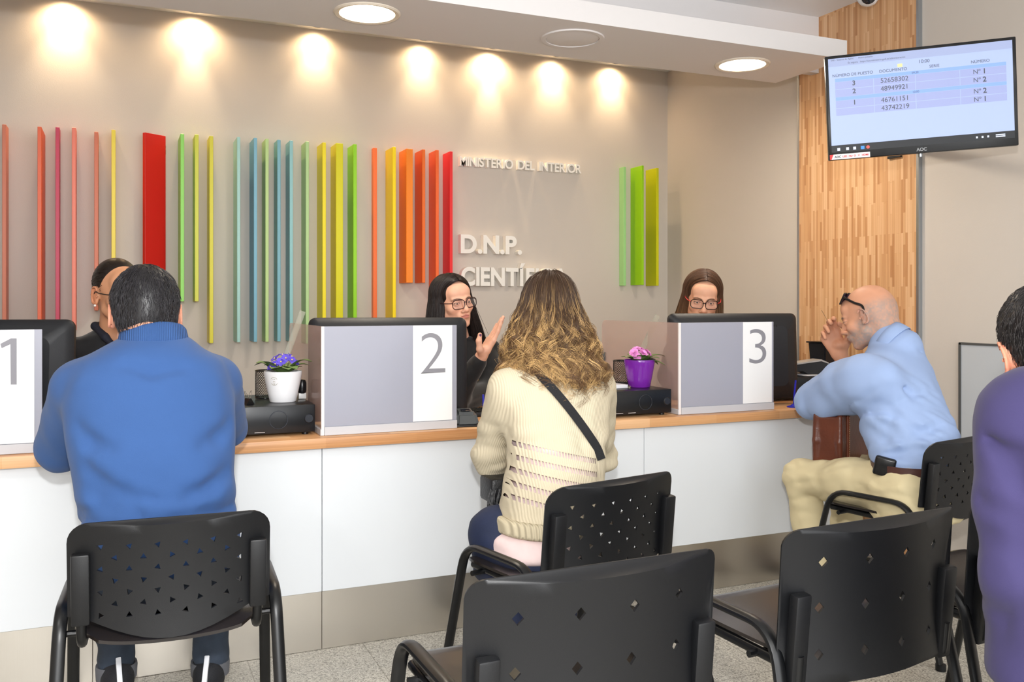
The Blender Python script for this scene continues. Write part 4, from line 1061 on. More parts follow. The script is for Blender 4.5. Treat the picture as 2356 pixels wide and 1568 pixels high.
def hand(S, M, side, bends, spread=(.12, .03, -.05, -.14), thumb=None, sc=1.0, rec=None):
    """five-fingered hand: origin wrist, +Y to fingertips, +Z back of hand, thumb on side*X; bends: 4 x (b1,b2,b3) towards the palm"""
    S.M = I4; A = M @ Matrix.Scale(sc, 4); T = lambda p: tuple(A @ Vector(p))
    kx = (.031, .0105, -.010, -.029); ky = (.088, .092, .087, .078); Ls = ((.043, .026, .021), (.047, .030, .022), (.043, .028, .022), (.034, .021, .019)); R_ = (.0092, .0094, .0089, .0078)
    S.cap(T((0, -.03, 0)), T((0, .012, 0)), .025*sc, .024*sc, .015)
    for i in range(4):
        x = kx[i]*side; S.cap(T((x*.45, .008, 0)), T((x, ky[i], 0)), .0165*sc, .0118*sc, .012)
        p = Vector((x, ky[i], 0)); a = 0; d0 = spread[i]*side
        for j in range(3):
            a += bends[i][j]; d = Vector((math.sin(d0)*math.cos(a), math.cos(a)*math.cos(d0), -math.sin(a))); q = p+d*Ls[i][j]
            S.cap(T(p), T(q), R_[i]*(1-.08*j)*sc, R_[i]*(.92-.08*j)*sc, .0045)
            p0 = p; p = q
        if rec is not None:
            nn = Vector((0, math.sin(a), math.cos(a))); rec.append((tuple(A @ (p0.lerp(p, .85)+nn*R_[i]*.75)), .0068*sc))
    S.ell(T((side*.014, .035, -.010)), (.026*sc, .026*sc, .02*sc), .012)
    th = thumb or [(.052, .052, -.016), (.066, .083, -.020), (.070, .108, -.020)]
    pts = [(.016, .014, -.004)]+list(th); rs = (.0185, .0135, .0112, .0090)
    for (a, b, r1, r2) in zip(pts[:-1], pts[1:], rs[:-1], rs[1:]): S.cap(T((a[0]*side, a[1], a[2])), T((b[0]*side, b[1], b[2])), r1*sc, r2*sc, .008)
    return A
def frame3(o, x, y, z):
    M = Matrix.Identity(4)
    for i, v in enumerate((x, y, z)):
        for j in range(3): M[j][i] = v[j]
    M.translation = Vector(o); return M
CR = Vector((c_, -s_, 0)); CU = Vector((0, 0, 1)); CF = Vector((s_, c_, 0))
def headM(px, py, Y, off=None, yaw=None, pitch=0, roll=0):
    p = W(px, py, Y=Y)
    if yaw is None: yaw = math.atan2(p.x, -p.y)+math.radians(off)
    else: yaw = math.radians(yaw)
    return Matrix.Translation(p) @ Matrix.Rotation(yaw, 4, 'Z') @ Matrix.Rotation(-math.radians(pitch), 4, 'X') @ Matrix.Rotation(math.radians(roll), 4, 'Y')
def sil(rows, ang=0, known='ry'):
    """slices from a measured outline: (py, pxL, pxR, Y, other radius); ang = body yaw"""
    out = []
    for py, l, r, Y, ro in rows:
        m = W((l+r)/2, py, Y=Y); d = depth(m); hw = (r-l)/2*d/F_PX
        view = YAW+math.atan(((l+r)/2-1178)/F_PX); ph = ang+view
        cc, ss = abs(math.cos(ph)), abs(math.sin(ph))
        if known == 'ry': rx = math.sqrt(max(hw**2-(ro*ss)**2, .0004))/cc; ry = ro
        else: ry = math.sqrt(max(hw**2-(ro*cc)**2, .0004))/max(ss, .2); rx = ro
        out.append((m.z, m.x, m.y, rx, ry))
    return out
def scalp_cap(S, M, sc, male=True, grow=0.0):
    S.M = M @ Matrix.Scale(sc, 4); g = grow
    S.ell((0, -.018, .032), (.0825+g, .101+g, .093+g), .01); S.ell((0, -.048, -.028), (.066+g, .052+g, .055+g), .03)
    S.ell((0, .125, -.018), (.078, .090, .092), .006, True)
    for x in (-1, 1): S.ell((x*.088, -.002, -.022), (.02, .024, .036), .006, True)
    S.M = I4
def tufts(t, M, sc, Vn, Nn, n, length, rad, col, colvar, crown=(0, -.05, .12), lift=.35, seed=1, wav=.002, mask=None, name='hair_strands'):
    g = np.random.default_rng(seed); Mi = np.array((M @ Matrix.Scale(sc, 4)).inverted()); Mf = np.array(M)[:3, :3]
    if mask is not None:
        L = Vn @ Mi[:3, :3].T+Mi[:3, 3]; ok = mask(L); Vn = Vn[ok]; Nn = Nn[ok]
    i = g.integers(0, len(Vn), n); p = Vn[i]; nn = Nn[i]; cr_ = np.array(M @ (Vector(crown)*sc))
    d = p-cr_; d += np.array([0, 0, -.02])+g.normal(size=d.shape)*.012; d -= (d*nn).sum(-1, keepdims=True)*nn; d = nrm(d)
    d = nrm(d+nn*lift*g.uniform(.4, 1.3, (n, 1))); S = 6; L = length*g.uniform(.6, 1.2, n); P = np.zeros((n, S, 3)); cur = p-nn*.002; dd = d
    sw = nrm(np.cross(d, nn)); ph = g.uniform(0, 6.28, n)
    for k in range(S):
        P[:, k] = cur+sw*(wav*np.sin(ph+k*1.4))[:, None]*k/S
        cur = cur+dd*(L/(S-1))[:, None]; dd = nrm(dd-nn*.16*lift*2+np.array([0, 0, -.10]))
    rr = rad*np.array([1, 1.1, 1, .8, .55, .15])[None, :]*g.uniform(.6, 1.3, (n, 1))
    V, Q = strands(P, rr, 3, seed); base = LINA(col); k_ = g.uniform(1-colvar, 1+colvar, n)
    C = np.repeat(base[None]*k_[:, None], S*3, 0)
    return V, Q, C
def hair_object(t, parts, name='hair'):
    V = []; Q = []; C = []; n = 0
    for v, q, c in parts: V.append(v); Q.append(q+n); C.append(c); n += len(v)
    return np_mesh(name, np.concatenate(V)-np.array(t.location), np.concatenate(Q), HAIR_M, t, np.concatenate(C))
def vnormals(V, Q):
    a = V[Q[:, 1]]-V[Q[:, 0]]; b = V[Q[:, 3]]-V[Q[:, 0]]; f = np.cross(a, b); N = np.zeros_like(V)
    for k in range(4): np.add.at(N, Q[:, k], f)
    return nrm(N)
def pieces(t, name, m, lst):
    """several smooth forms of one body, kept as one mesh object: (Sdf, smooth passes, colour function)"""
    V = []; Q = []; C = []; n = 0
    for S, sm, cf in lst:
        v, q = S.surf(sm); V.append(v); Q.append(q+n); C.append(cf(v)); n += len(v)
    return np_mesh(name, np.concatenate(V)-np.array(t.location), np.concatenate(Q), m, t, np.concatenate(C))
def collar_band(t, name, m, c, axis, prof, ex=1.0, yaw=0, n=40, dip=0.0):
    """a cloth collar: closed profile (r, z) swept round the neck; dip lowers the front"""
    Q = Matrix.Translation(Vector(c)-t.location) @ axis.to_track_quat('Z', 'Y').to_matrix().to_4x4()
    F_ = (Q.to_3x3().inverted() @ Vector((-math.sin(yaw), math.cos(yaw), 0))); fa = math.atan2(F_.y, F_.x); vs_ = []
    for r, z in prof:
        for i in range(n):
            a = 2*PI*i/n; k = .5+.5*math.cos(a-fa); rr = r*(1+.02*math.sin(3*a)); vs_.append((rr*math.cos(a)*ex if False else rr*math.cos(a), rr*math.sin(a), z-dip*k**2))
    k = len(prof); fs = [(j*n+i, j*n+(i+1) % n, ((j+1) % k)*n+(i+1) % n, ((j+1) % k)*n+i) for j in range(k) for i in range(n)]
    return MB().add(vs_, fs, Q).build(name, m, t, True, 1.2)
def on_back(px, py, rows_, ang, out=.006):
    """point on the body surface seen at a pixel"""
    S_t = np.array(sorted(rows_)); best = None
    for d in np.linspace(1.3, 4.6, 1100):
        q = W(px, py, d=d); cx, cy, rx, ry = (np.interp(q.z, S_t[:, 0], S_t[:, i]) for i in range(1, 5))
        dx = q.x-cx; dy = q.y-cy; ca, sa = math.cos(ang), math.sin(ang)
        u = abs(dx*ca+dy*sa)/(rx+out); v = abs(-dx*sa+dy*ca)/(ry+out)
        if (u**2.2+v**2.2) <= 1: return Vector(q)
    return Vector(W(px, py, Y=rows_[0][2]))
def shrink(rows, k=.8): return [(z, x, y, rx*k, ry*k) for z, x, y, rx, ry in rows]
# ================================================================ PEOPLE
FLEECE = mat('blue_fleece', (50, 84, 138), .9, bump=.16, bscale=1100, sheen=.08, var=.04, vscale=9)
DENIM = mat('blue_denim', (46, 56, 70), .8, bump=.2, bscale=600, var=.3, vscale=14)
DENIM2 = mat('dark_blue_denim', (26, 36, 64), .75, bump=.15, bscale=600, var=.15, vscale=14)
def P_(px, py, Y): return tuple(W(px, py, Y=Y))
def limb(S, pts, rs, k=.03): S.path(pts, rs, k); return S
def ribbed(name, rgb, scale, axis='Z', rough=.85, dist=0.0, strength=.35, bands=None, sheen=0):
    m = mat(name, rgb, rough, sheen=sheen); nt = m.node_tree; N = nt.nodes; L = nt.links; b = N['Principled BSDF']
    tc = N.new('ShaderNodeTexCoord'); wv = N.new('ShaderNodeTexWave'); wv.wave_type = 'BANDS'; wv.bands_direction = axis
    wv.inputs['Scale'].default_value = scale; wv.inputs['Distortion'].default_value = dist; wv.inputs['Detail'].default_value = 1
    L.new(tc.outputs['Object'], wv.inputs['Vector']); bp = N.new('ShaderNodeBump'); bp.inputs['Strength'].default_value = strength; bp.inputs['Distance'].default_value = .004
    L.new(wv.outputs['Fac'], bp.inputs['Height']); L.new(bp.outputs[0], b.inputs['Normal'])
    return m, tc, b
# ---------------------------------------------------------------- 1  man in the blue fleece
t = empty('person', 'person seen from behind in a blue fleece and jeans', 'person', (.11, 2.52, 0))
M = headM(334, 722, 2.63, yaw=2, pitch=14); SCH = 1.04
rows = sil([(772, 282, 438, 2.58, .075), (800, 240, 452, 2.575, .105), (826, 190, 502, 2.57, .125), (865, 168, 522, 2.56, .140), (920, 163, 533, 2.55, .148), (1000, 170, 533, 2.53, .150),
            (1100, 190, 530, 2.51, .148), (1180, 203, 538, 2.50, .155), (1250, 205, 545, 2.49, .16), (1310, 212, 545, 2.50, .155)])
S = Sdf(.0085); S.loft(rows, 0, 2.25, .02)
shL = P_(190, 893, 2.60); elL = P_(138, 1032, 2.80); wrL = P_(232, 1000, 3.12)
shR = P_(493, 880, 2.60); elR = P_(522, 985, 2.86); wrR = P_(392, 968, 3.10)
limb(S, [shL, elL, wrL], [.080, .064, .046], .016); limb(S, [shR, elR, wrR], [.076, .058, .044], .016)
nk = M @ Vector((0, -.055, -.135))
# standing collar
CB = Vector((W(353, 790, Y=2.60).x, 2.585, W(353, 800, Y=2.60).z))
S.cap(tuple(CB+Vector((0, 0, -.06))), tuple(CB+Vector((0, .0, -.015))), .090, .080, .03)
for pp in (((196, 1075), (228, 1112), (275, 1138), (340, 1146)), ((205, 1130), (250, 1168), (310, 1180)), ((180, 985), (205, 1018), (250, 1036)), ((525, 1085), (490, 1118), (440, 1136)), ((528, 975), (505, 1005), (470, 1022)),
           ((290, 838), (350, 852), (420, 842)), ((540, 1165), (480, 1188), (400, 1196))):
    q = [on_back(x, y, rows, 0, .004) for x, y in pp]; S.path([tuple(v) for v in q], [.002]+[.006]*(len(q)-2)+[.002], .035, True)
mz = lambda z0, z1: (lambda P: smoothstep(z1, z0, P[:, 2]))
S.folds = [(.0065, (9, 5, 26), 11, lambda P: smoothstep(.86, .66, P[:, 2])), (.004, (20, 20, 9), 4, lambda P: smoothstep(.14, .24, np.abs(P[:, 0]-.09))), (.0022, (14, 14, 14), 6, None)]
S.obj('fleece', FLEECE, t, 2)
rbc, _, _ = ribbed('blue_ribbed_collar', (50, 84, 138), 72, 'X', .85, 0, .6)
collar_band(t, 'collar', rbc, CB, Vector((0, .18, 1)).normalized(), [(.076, -.035), (.072, .0), (.067, .040), (.069, .056), (.076, .060), (.083, .052), (.090, .020), (.096, -.012), (.092, -.02), (.088, -.014), (.082, -.03)], dip=.030)
S = Sdf(.008)
hL = (rows[0][1]-.09, 2.52, .52); hR = (rows[0][1]+.11, 2.52, .52)
kL = (-.02, 2.93, .525); kR = (.27, 2.93, .525)
anL = P_(268, 1520, 2.84); anR = P_(484, 1512, 2.84)
limb(S, [hL, kL, anL], [.088, .066, .049], .03); limb(S, [hR, kR, anR], [.088, .066, .049], .03)
S.ell((.1, 2.50, .51), (.19, .15, .075), .04)
S.folds = [(.006, (16, 16, 30), 3, lambda P: smoothstep(.45, .25, P[:, 2])), (.003, (30, 30, 30), 9, None)]
S.obj('jeans', DENIM, t, 2)
CUF = mat('denim_cuff', (96, 98, 104), .85, bump=.3, bscale=500)
for an in (anL, anR):
    MB().lathe([(.047, -.038), (.0545, -.036), (.0565, -.004), (.055, .006), (.050, .004), (.047, -.03)], Matrix.Translation(Vector(an)-t.location+Vector((0, .004, -.012))), seg=28, cap=False).build('jeans_cuff', CUF, t)
def shoe(t, an, yaw, pitch, main, sole, accent, heelstrip=True):
    """trainer: heel under the ankle, toes forward along yaw"""
    Q = Matrix.Translation(Vector(an)) @ Matrix.Rotation(math.radians(yaw), 4, 'Z') @ Matrix.Rotation(math.radians(pitch), 4, 'X')
    S = Sdf(.005, Q)
    S.ell((0, .0, -.055), (.034, .045, .038), .02); S.cap((0, -.01, -.04), (0, .0, -.01), .040, .043, .02); S.cap((0, .02, -.05), (0, .15, -.085), .038, .034, .03); S.ell((0, .165, -.088), (.042, .055, .022), .02)
    S.cap((0, .0, .02), (0, -.005, -.02), .033, .030, .008, True)
    S.box((-.08, -.1, -.16), (.08, .26, -.098), .002, .004, True)
    o = S.obj('shoe', main, t, 1)
    S = Sdf(.005, Q); S.cap((0, -.012, -.098), (0, .06, -.100), .040, .036, .02); S.cap((0, .06, -.1), (0, .175, -.1), .038, .043, .02)
    S.box((-.08, -.1, -.088), (.08, .3, .0), .002, .006, True); S.box((-.08, -.1, -.2), (.08, .3, -.112), .002, .004, True)
    v, q = S.surf(1); np_mesh('shoe_sole', v-np.array(t.location), q, sole, o)
    Ql = Matrix.Translation(-t.location) @ Q
    if heelstrip:
        MB().box((-.007, -.0585, -.085), (.007, -.042, -.004), Ql, bev=.002).build('heel_strip', mat('reflective_strip', (235, 238, 245), .3), o)
        st = MB()
        for x in (-1, 1):
            for k in range(4): st.tube([(x*.041, .0+.03*k, -.085), (x*.0405, .02+.03*k, -.045-.008*k)], .0025, 6, Ql)
        st.build('side_stripe', accent, o)
    return o
BLKF = mat('black_shoe_fabric', (24, 26, 32), .7, bump=.3, bscale=300); SOLE = mat('shoe_sole_cream', (196, 188, 160), .6)
shoe(t, (anL[0], anL[1]+.0, anL[2]-.005), 6, -38, BLKF, SOLE, mat('shoe_stripe', (170, 164, 150), .5)); shoe(t, (anR[0], anR[1], anR[2]-.005), -16, -36, BLKF, SOLE, MATS['shoe_stripe'])
H = Sdf(.0036); head(H, M, SCH, True, tuple(nk+Vector((0, 0, -.02)))); B = Sdf(.018); B.loft(shrink(rows, .72), 0, 2.2, .02)
for pts in ((shL, elL, wrL), (shR, elR, wrR)): B.path(pts, [.05, .042, .030], .02)
for pts in ((hL, kL, anL), (hR, kR, anR)): B.path(pts, [.06, .046, .032], .02)
HN = Sdf(.0035)
for wr, sd in ((wrL, 1), (wrR, -1)):
    Aw = frame3(Vector(wr)+Vector((0, .05, -.015)), Vector((1, 0, 0)), Vector((0, 1, 0)), Vector((0, 0, 1)))
    hand(HN, Matrix.Translation(Vector(wr)+Vector((0, .06, -.012))), sd, [(.06, .10, .08)]*4); HN.cap(tuple(Vector(wr)-Vector((0, .03, 0))), tuple(Vector(wr)+Vector((0, .06, -.012))), .027, .024, .01)
fc = head_col(M, SCH, (206, 150, 124), male=True)
pieces(t, 'body', SKIN_M, [(H, 1, fc), (B, 1, fc), (HN, 1, fc)])
HC = Sdf(.004); scalp_cap(HC, M, SCH); Vh, Qh = HC.surf(1); Nh = vnormals(Vh, Qh)
hb = np.tile(LINA((24, 22, 24)), (len(Vh), 1))
tf = tufts(t, M, SCH, Vh, Nh, 7000, .030, .0008, (40, 38, 42), .55, crown=(0, -.045, .13), lift=.28, seed=2, wav=.0035)
hair_object(t, [(Vh, Qh, hb), tf])
g = glasses(t, M @ Matrix.Translation((0, -.018, .005)) @ Matrix.Rotation(math.radians(66), 4, 'X') @ Matrix.Translation((0, .018, 0)), 1.02, (60, 60, 66), 'eyeglasses', y=.104, label='glasses pushed up onto the dark hair')

# ---------------------------------------------------------------- 2  woman with curly hair
t = empty('person', 'person seen from behind with blond-streaked curls and a cream knitted sweater', 'person', (1.16, 2.45, 0))
M = headM(1258, 712, 2.62, yaw=4, pitch=4); SCH = 1.0
trow = [(818, 1205, 1345, 2.56, .080), (838, 1172, 1378, 2.56, .105), (870, 1150, 1398, 2.55, .125), (920, 1140, 1403, 2.53, .132), (1000, 1160, 1400, 2.50, .135), (1060, 1164, 1388, 2.47, .135),
        (1120, 1158, 1385, 2.45, .142), (1170, 1148, 1375, 2.44, .150), (1205, 1140, 1362, 2.44, .155)]
srow = sil(trow, .08)
shL = P_(1168, 893, 2.53); elL = P_(1128, 1052, 2.70); wrL = P_(1178, 985, 3.08)
shR = P_(1372, 893, 2.56); elR = P_(1380, 1048, 2.76); wrR = P_(1318, 975, 3.16)
kn, tc, bs = ribbed('cream_knit', (204, 192, 166), 50, 'X', .9, .8, .3)
N = kn.node_tree.nodes; L = kn.node_tree.links
def mth(op, a, b=None, c=None):
    n = N.new('ShaderNodeMath'); n.operation = op
    for i, v in enumerate((a, b, c)):
        if v is None: continue
        if isinstance(v, (int, float)): n.inputs[i].default_value = v
        else: L.new(v, n.inputs[i])
    return n.outputs[0]
sx = N.new('ShaderNodeSeparateXYZ'); L.new(tc.outputs['Object'], sx.inputs[0])
p0 = W(1170, 1152, Y=2.36); s0 = p0.z+.24*(p0.x-1.16)
sv = mth('DIVIDE', mth('SUBTRACT', mth('MULTIPLY_ADD', sx.outputs[0], .24, sx.outputs[2]), s0), .0385)
inb = mth('MULTIPLY', mth('GREATER_THAN', sv, 0), mth('LESS_THAN', sv, 4.6))
hole = mth('MULTIPLY', inb, mth('LESS_THAN', mth('FRACT', sv), .40))
gap = mth('GREATER_THAN', mth('SINE', mth('MULTIPLY', sx.outputs[0], 2*PI/.0085)), -.25)
notarm = mth('LESS_THAN', sx.outputs[0], .14)
notarm = mth('MULTIPLY', notarm, mth('GREATER_THAN', sx.outputs[0], W(1172, 1080, Y=2.38).x-1.16)); onback = mth('LESS_THAN', sx.outputs[1], .02)
L.new(mth('SUBTRACT', 1, mth('MULTIPLY', mth('MULTIPLY', hole, gap), mth('MULTIPLY', notarm, onback))), bs.inputs['Alpha'])
S = Sdf(.0075); S.loft(srow, .08, 2.2, .02); limb(S, [shL, elL, wrL], [.064, .060, .040], .03); limb(S, [shR, elR, wrR], [.064, .056, .040], .03)
nk = M @ Vector((0, -.05, -.13)); S.cap(tuple(nk+Vector((0, 0, -.05))), tuple(nk), .075, .062, .03)
S.folds = [(.006, (8, 8, 22), 21, lambda P: smoothstep(.95, .75, P[:, 2])), (.004, (22, 22, 10), 14, None)]
S.obj('sweater', kn, t, 2)
rb, _, _ = ribbed('cream_ribbed_hem', (200, 188, 160), 26, 'X', .9, 0, 1.0)
hrow = sil([(1178, 1142, 1368, 2.44, .156), (1214, 1136, 1364, 2.44, .162)], .08)
S = Sdf(.0075); S.loft(hrow, .08, 2.2, .02, grow=.009, endr=.01); S.obj('sweater_hem', rb, t, 1)
prow = sil([(990, 1180, 1382, 2.49, .115), (1060, 1178, 1375, 2.47, .120), (1120, 1170, 1372, 2.45, .128), (1205, 1152, 1350, 2.44, .132), (1222, 1128, 1350, 2.44, .150), (1262, 1112, 1340, 2.44, .160), (1278, 1112, 1338, 2.44, .160)], .08)
S = Sdf(.008); S.loft(prow, .08, 2.2, .02); S.folds = [(.004, (10, 10, 30), 31, None)]
S.obj('pink_top', mat('pale_pink_jersey', (232, 208, 206), .8, var=.06, vscale=20), t, 1)
jrow = sil([(1235, 1122, 1335, 2.45, .150), (1275, 1098, 1335, 2.46, .165), (1330, 1092, 1335, 2.48, .165)], .08)
hipc = Vector((sum(r[1] for r in jrow)/3, 2.48, .53))
hL = tuple(hipc+Vector((-.085, .03, -.01))); hR = tuple(hipc+Vector((.09, .03, -.01)))
kL = P_(1158, 1262, 2.84); kR = P_(1262, 1245, 2.90); anL = (kL[0]+.01, 2.76, .14); anR = (kR[0]+.02, 2.80, .14)
S = Sdf(.008); S.loft(jrow, .08, 2.3, .03); limb(S, [hL, kL, anL], [.092, .062, .044], .03); limb(S, [hR, kR, anR], [.092, .062, .044], .03)
S.folds = [(.004, (20, 20, 28), 8, None)]; S.obj('jeans', DENIM2, t, 2)
for an in (anL, anR): shoe(t, (an[0], an[1], .108), 10, 0, BLKF, SOLE, MATS['shoe_stripe'], False)
H = Sdf(.0036); head(H, M, .95, False, tuple(nk+Vector((0, 0, -.04))), ears=0); B = Sdf(.018); B.loft(shrink(prow, .75), .08, 2.2, .02)
for pts in ((shL, elL, wrL), (shR, elR, wrR)): B.path(pts, [.040, .035, .026], .02)
for pts in ((hL, kL, anL), (hR, kR, anR)): B.path(pts, [.06, .044, .030], .02)
HN = Sdf(.0035)
for wr, sd in ((wrL, 1), (wrR, -1)):
    hand(HN, Matrix.Translation(Vector(wr)+Vector((0, .05, -.01))), sd, [(.06, .10, .08)]*4, sc=.92); HN.cap(tuple(Vector(wr)-Vector((0, .03, 0))), tuple(Vector(wr)+Vector((0, .05, -.01))), .024, .022, .01)
fc = head_col(M, .97, (214, 164, 140)); pieces(t, 'body', SKIN_M, [(H, 1, fc), (B, 1, fc), (HN, 1, fc)])
# curls: locks of thin strands, wound more and more towards the tips
def curls(M, n_lock, n_in, seed):
    g = np.random.default_rng(seed); C0 = np.array(M @ Vector((0, -.02, .02))); S_ = 34
    az = g.uniform(math.radians(-212), math.radians(32), n_lock)   # around the back of the head, face left free
    el = np.arcsin(g.uniform(.02, .99, n_lock)); ln = g.uniform(.72, 1.0, n_lock)
    zt = C0[2]+.104; tt = np.linspace(0, 1, S_)
    zend = (CAM_H-(893-CYP)/F_PX*2.85)+g.normal(size=n_lock)*.022+(1-ln)*.15
    P = np.zeros((n_lock, S_, 3)); z0 = zt-.118*g.uniform(0, 1, n_lock)**1.25; r0 = np.cos(el)
    for k, t_ in enumerate(tt):
        z = z0+(zend-z0)*t_**1.0; h = (zt-z)
        env = np.interp(h, [0, .008, .022, .045, .075, .11, .15, .20, .25, .31, .36], [.012, .036, .060, .078, .090, .098, .114, .132, .150, .156, .146])
        lay = g_l(n_lock, seed); r = env*(1-(.05+.22*t_)*lay)
        q = nrm(np.stack([np.cos(az), np.sin(az)], -1)); 
        P[:, k, 0] = C0[0]+q[:, 0]*r*1.0; P[:, k, 1] = C0[1]+q[:, 1]*r*.88-.012*t_; P[:, k, 2] = z
    return P, az, tt, g
_gl = {}
def g_l(n, seed):
    if (n, seed) not in _gl: _gl[(n, seed)] = np.random.default_rng(seed+99).uniform(0, 1, n)
    return _gl[(n, seed)]
P, az, tt, g = curls(M, 900, 1, 5)
nL, S_ = P.shape[:2]; per = 11; allP = []; allR = []; allC = []
freq = g.uniform(1.8, 3.0, nL)*2*PI; ph = g.uniform(0, 6.28, nL); amp = g.uniform(.009, .020, nL); hand_ = g.choice([-1, 1], nL)
rad = nrm(np.stack([np.cos(az), np.sin(az), 0*az], -1)); tan_ = np.stack([-np.sin(az), np.cos(az), 0*az], -1)
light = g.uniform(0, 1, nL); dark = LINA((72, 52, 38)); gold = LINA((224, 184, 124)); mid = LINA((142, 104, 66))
for m_ in range(per):
    off = g.normal(size=(nL, 3))*.0022; phm = ph+g.normal(size=nL)*.17; a_m = amp*g.uniform(.88, 1.12, nL)
    A = a_m[:, None]*smoothstep(.08, .75, tt)[None]; th = phm[:, None]+freq[:, None]*(tt**1.5)[None]
    Q_ = P+rad[:, None]*(A*np.cos(th))[..., None]+tan_[:, None]*(A*np.sin(th)*hand_[:, None])[..., None]+off[:, None]*(1+tt[None, :, None]*1.2)
    Q_[..., 2] += A*.7*np.sin(th+1)
    S_t = np.array(sorted(srow)); cxx, cyy, rxx, ryy = (np.interp(Q_[..., 2], S_t[:, 0], S_t[:, i_]) for i_ in range(1, 5))
    dx = Q_[..., 0]-cxx; dy = Q_[..., 1]-cyy; nn_ = (np.abs(dx)/(rxx+.012+.02*g_l(nL, 77)[:, None]))**2.2+(np.abs(dy)/(ryy+.012+.022*g_l(nL, 77)[:, None]))**2.2
    kf = np.where((Q_[..., 2] < S_t[-1, 0]+.02) & (nn_ < 1), np.maximum(nn_, .02)**(-1/2.2), 1.0); kf = np.minimum(kf, 1.9)
    Q_[..., 0] = cxx+dx*np.minimum(kf, 1.25); Q_[..., 1] = cyy+dy*kf
    allP.append(Q_); allR.append(np.full((nL, S_), .00062)*(1-.65*tt**3)[None])
    sidew = smoothstep(.03, .09, np.abs(Q_[..., 0]-M.translation.x))
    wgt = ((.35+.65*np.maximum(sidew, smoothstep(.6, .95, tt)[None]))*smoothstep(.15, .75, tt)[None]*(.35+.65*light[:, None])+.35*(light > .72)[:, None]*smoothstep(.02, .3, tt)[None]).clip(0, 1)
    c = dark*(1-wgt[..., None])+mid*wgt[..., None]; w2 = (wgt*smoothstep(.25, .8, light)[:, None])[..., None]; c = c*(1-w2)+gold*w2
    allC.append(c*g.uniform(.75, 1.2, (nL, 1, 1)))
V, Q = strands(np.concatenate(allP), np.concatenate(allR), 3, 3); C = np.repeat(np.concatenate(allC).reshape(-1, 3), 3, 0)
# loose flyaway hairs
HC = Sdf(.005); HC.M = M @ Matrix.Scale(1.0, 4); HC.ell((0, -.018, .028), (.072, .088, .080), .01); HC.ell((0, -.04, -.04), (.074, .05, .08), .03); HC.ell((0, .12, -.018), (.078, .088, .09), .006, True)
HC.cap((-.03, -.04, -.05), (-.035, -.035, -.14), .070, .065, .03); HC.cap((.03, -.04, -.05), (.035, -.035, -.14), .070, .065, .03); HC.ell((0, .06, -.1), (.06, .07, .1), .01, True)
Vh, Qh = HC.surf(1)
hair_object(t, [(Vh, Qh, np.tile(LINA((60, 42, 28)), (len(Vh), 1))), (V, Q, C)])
# cross-body strap and the fringed bag
t2 = empty('shoulder_bag', 'black fringed shoulder bag with a strap across the back of the cream sweater', 'bag', P_(1128, 1150, 2.62))
pts = [on_back(x, y, srow, .08, .010) for x, y in ((1224, 838), (1248, 868), (1276, 898), (1303, 930), (1330, 965), (1355, 1000), (1374, 1030), (1384, 1056))]
pts = bez([tuple(p) for p in pts], 4); loc = t2.location
vs_ = []; fs = []
for i, p in enumerate(pts):
    d = (pts[min(i+1, len(pts)-1)]-pts[max(i-1, 0)]).normalized(); sd = d.cross(CF).normalized(); o_ = -CF*.004
    for a, b in ((-.0125, 0), (.0125, 0), (.0125, 1), (-.0125, 1)): vs_.append(p+sd*a+(o_ if b == 0 else Vector((0, 0, 0)))-loc)
for i in range(len(pts)-1):
    for k in range(4): fs.append((i*4+k, i*4+(k+1) % 4, i*4+4+(k+1) % 4, i*4+4+k))
MB().add(vs_, fs).build('strap', mat('black_webbing', (20, 20, 24), .7, bump=.3, bscale=500), t2)
c0 = W(1128, 1110, Y=2.64)-loc
MB().box((c0.x-.015, c0.y-.05, c0.z-.06), (c0.x+.10, c0.y+.06, c0.z+.02), bev=.012).build('body', mat('black_leather', (18, 18, 20), .45, bump=.2, bscale=120), t2)
fr = MB(); rr = random.Random(4)
for i in range(26):
    x = c0.x-.022+rr.uniform(0, .06); y = c0.y-.056+rr.uniform(-.008, .02); z = c0.z-.01
    fr.tube(bez([(x, y, z), (x-.012*rr.random(), y-.004, z-.03), (x-.018*rr.uniform(-.3, 1), y-.006, z-.06-rr.random()*.03)], 3), .0022, 5)
fr.build('fringe', MATS['black_leather'], t2)

# ---------------------------------------------------------------- 3  bald man in the light blue shirt
t = empty('person', 'bald person in a light blue shirt and khaki trousers, raising a hand', 'person', (2.66, 2.52, 0))
A3 = math.radians(20)
M = headM(1998, 726, 2.78, yaw=27, pitch=20, roll=2); SCH = 1.06
rows = sil([(782, 2020, 2092, 2.70, .08), (798, 2002, 2104, 2.68, .11), (820, 1992, 2122, 2.66, .15), (850, 1984, 2138, 2.62, .185), (900, 1984, 2158, 2.58, .195), (950, 1986, 2178, 2.54, .19),
            (1000, 1992, 2202, 2.50, .185), (1045, 2006, 2205, 2.47, .185), (1080, 2022, 2200, 2.45, .185), (1100, 2030, 2198, 2.44, .185)], A3, 'rx')
SHIRT = mat('light_blue_cotton', (150, 172, 212), .75, bump=.05, bscale=900, var=.02, vscale=10)
S = Sdf(.008); S.loft(rows, A3, 2.2, .02)
shL = P_(2012, 862, 2.50); elL = P_(1868, 924, 2.90); wrL = P_(1905, 905, 3.24); cuL = Vector(elL).lerp(Vector(wrL), .33)
limb(S, [P_(2030, 872, 2.52), P_(1990, 875, 2.60), P_(1945, 888, 2.71), P_(1903, 912, 2.81), elL, tuple(cuL)], [.070, .090, .090, .078, .058, .054], .06)
shR = P_(2062, 862, 2.86); elR = P_(1985, 925, 3.14); wrR = P_(1932, 815, 3.02); cuR = Vector(elR).lerp(Vector(wrR), .15)
limb(S, [shR, elR, tuple(cuR)], [.07, .056, .052], .035)
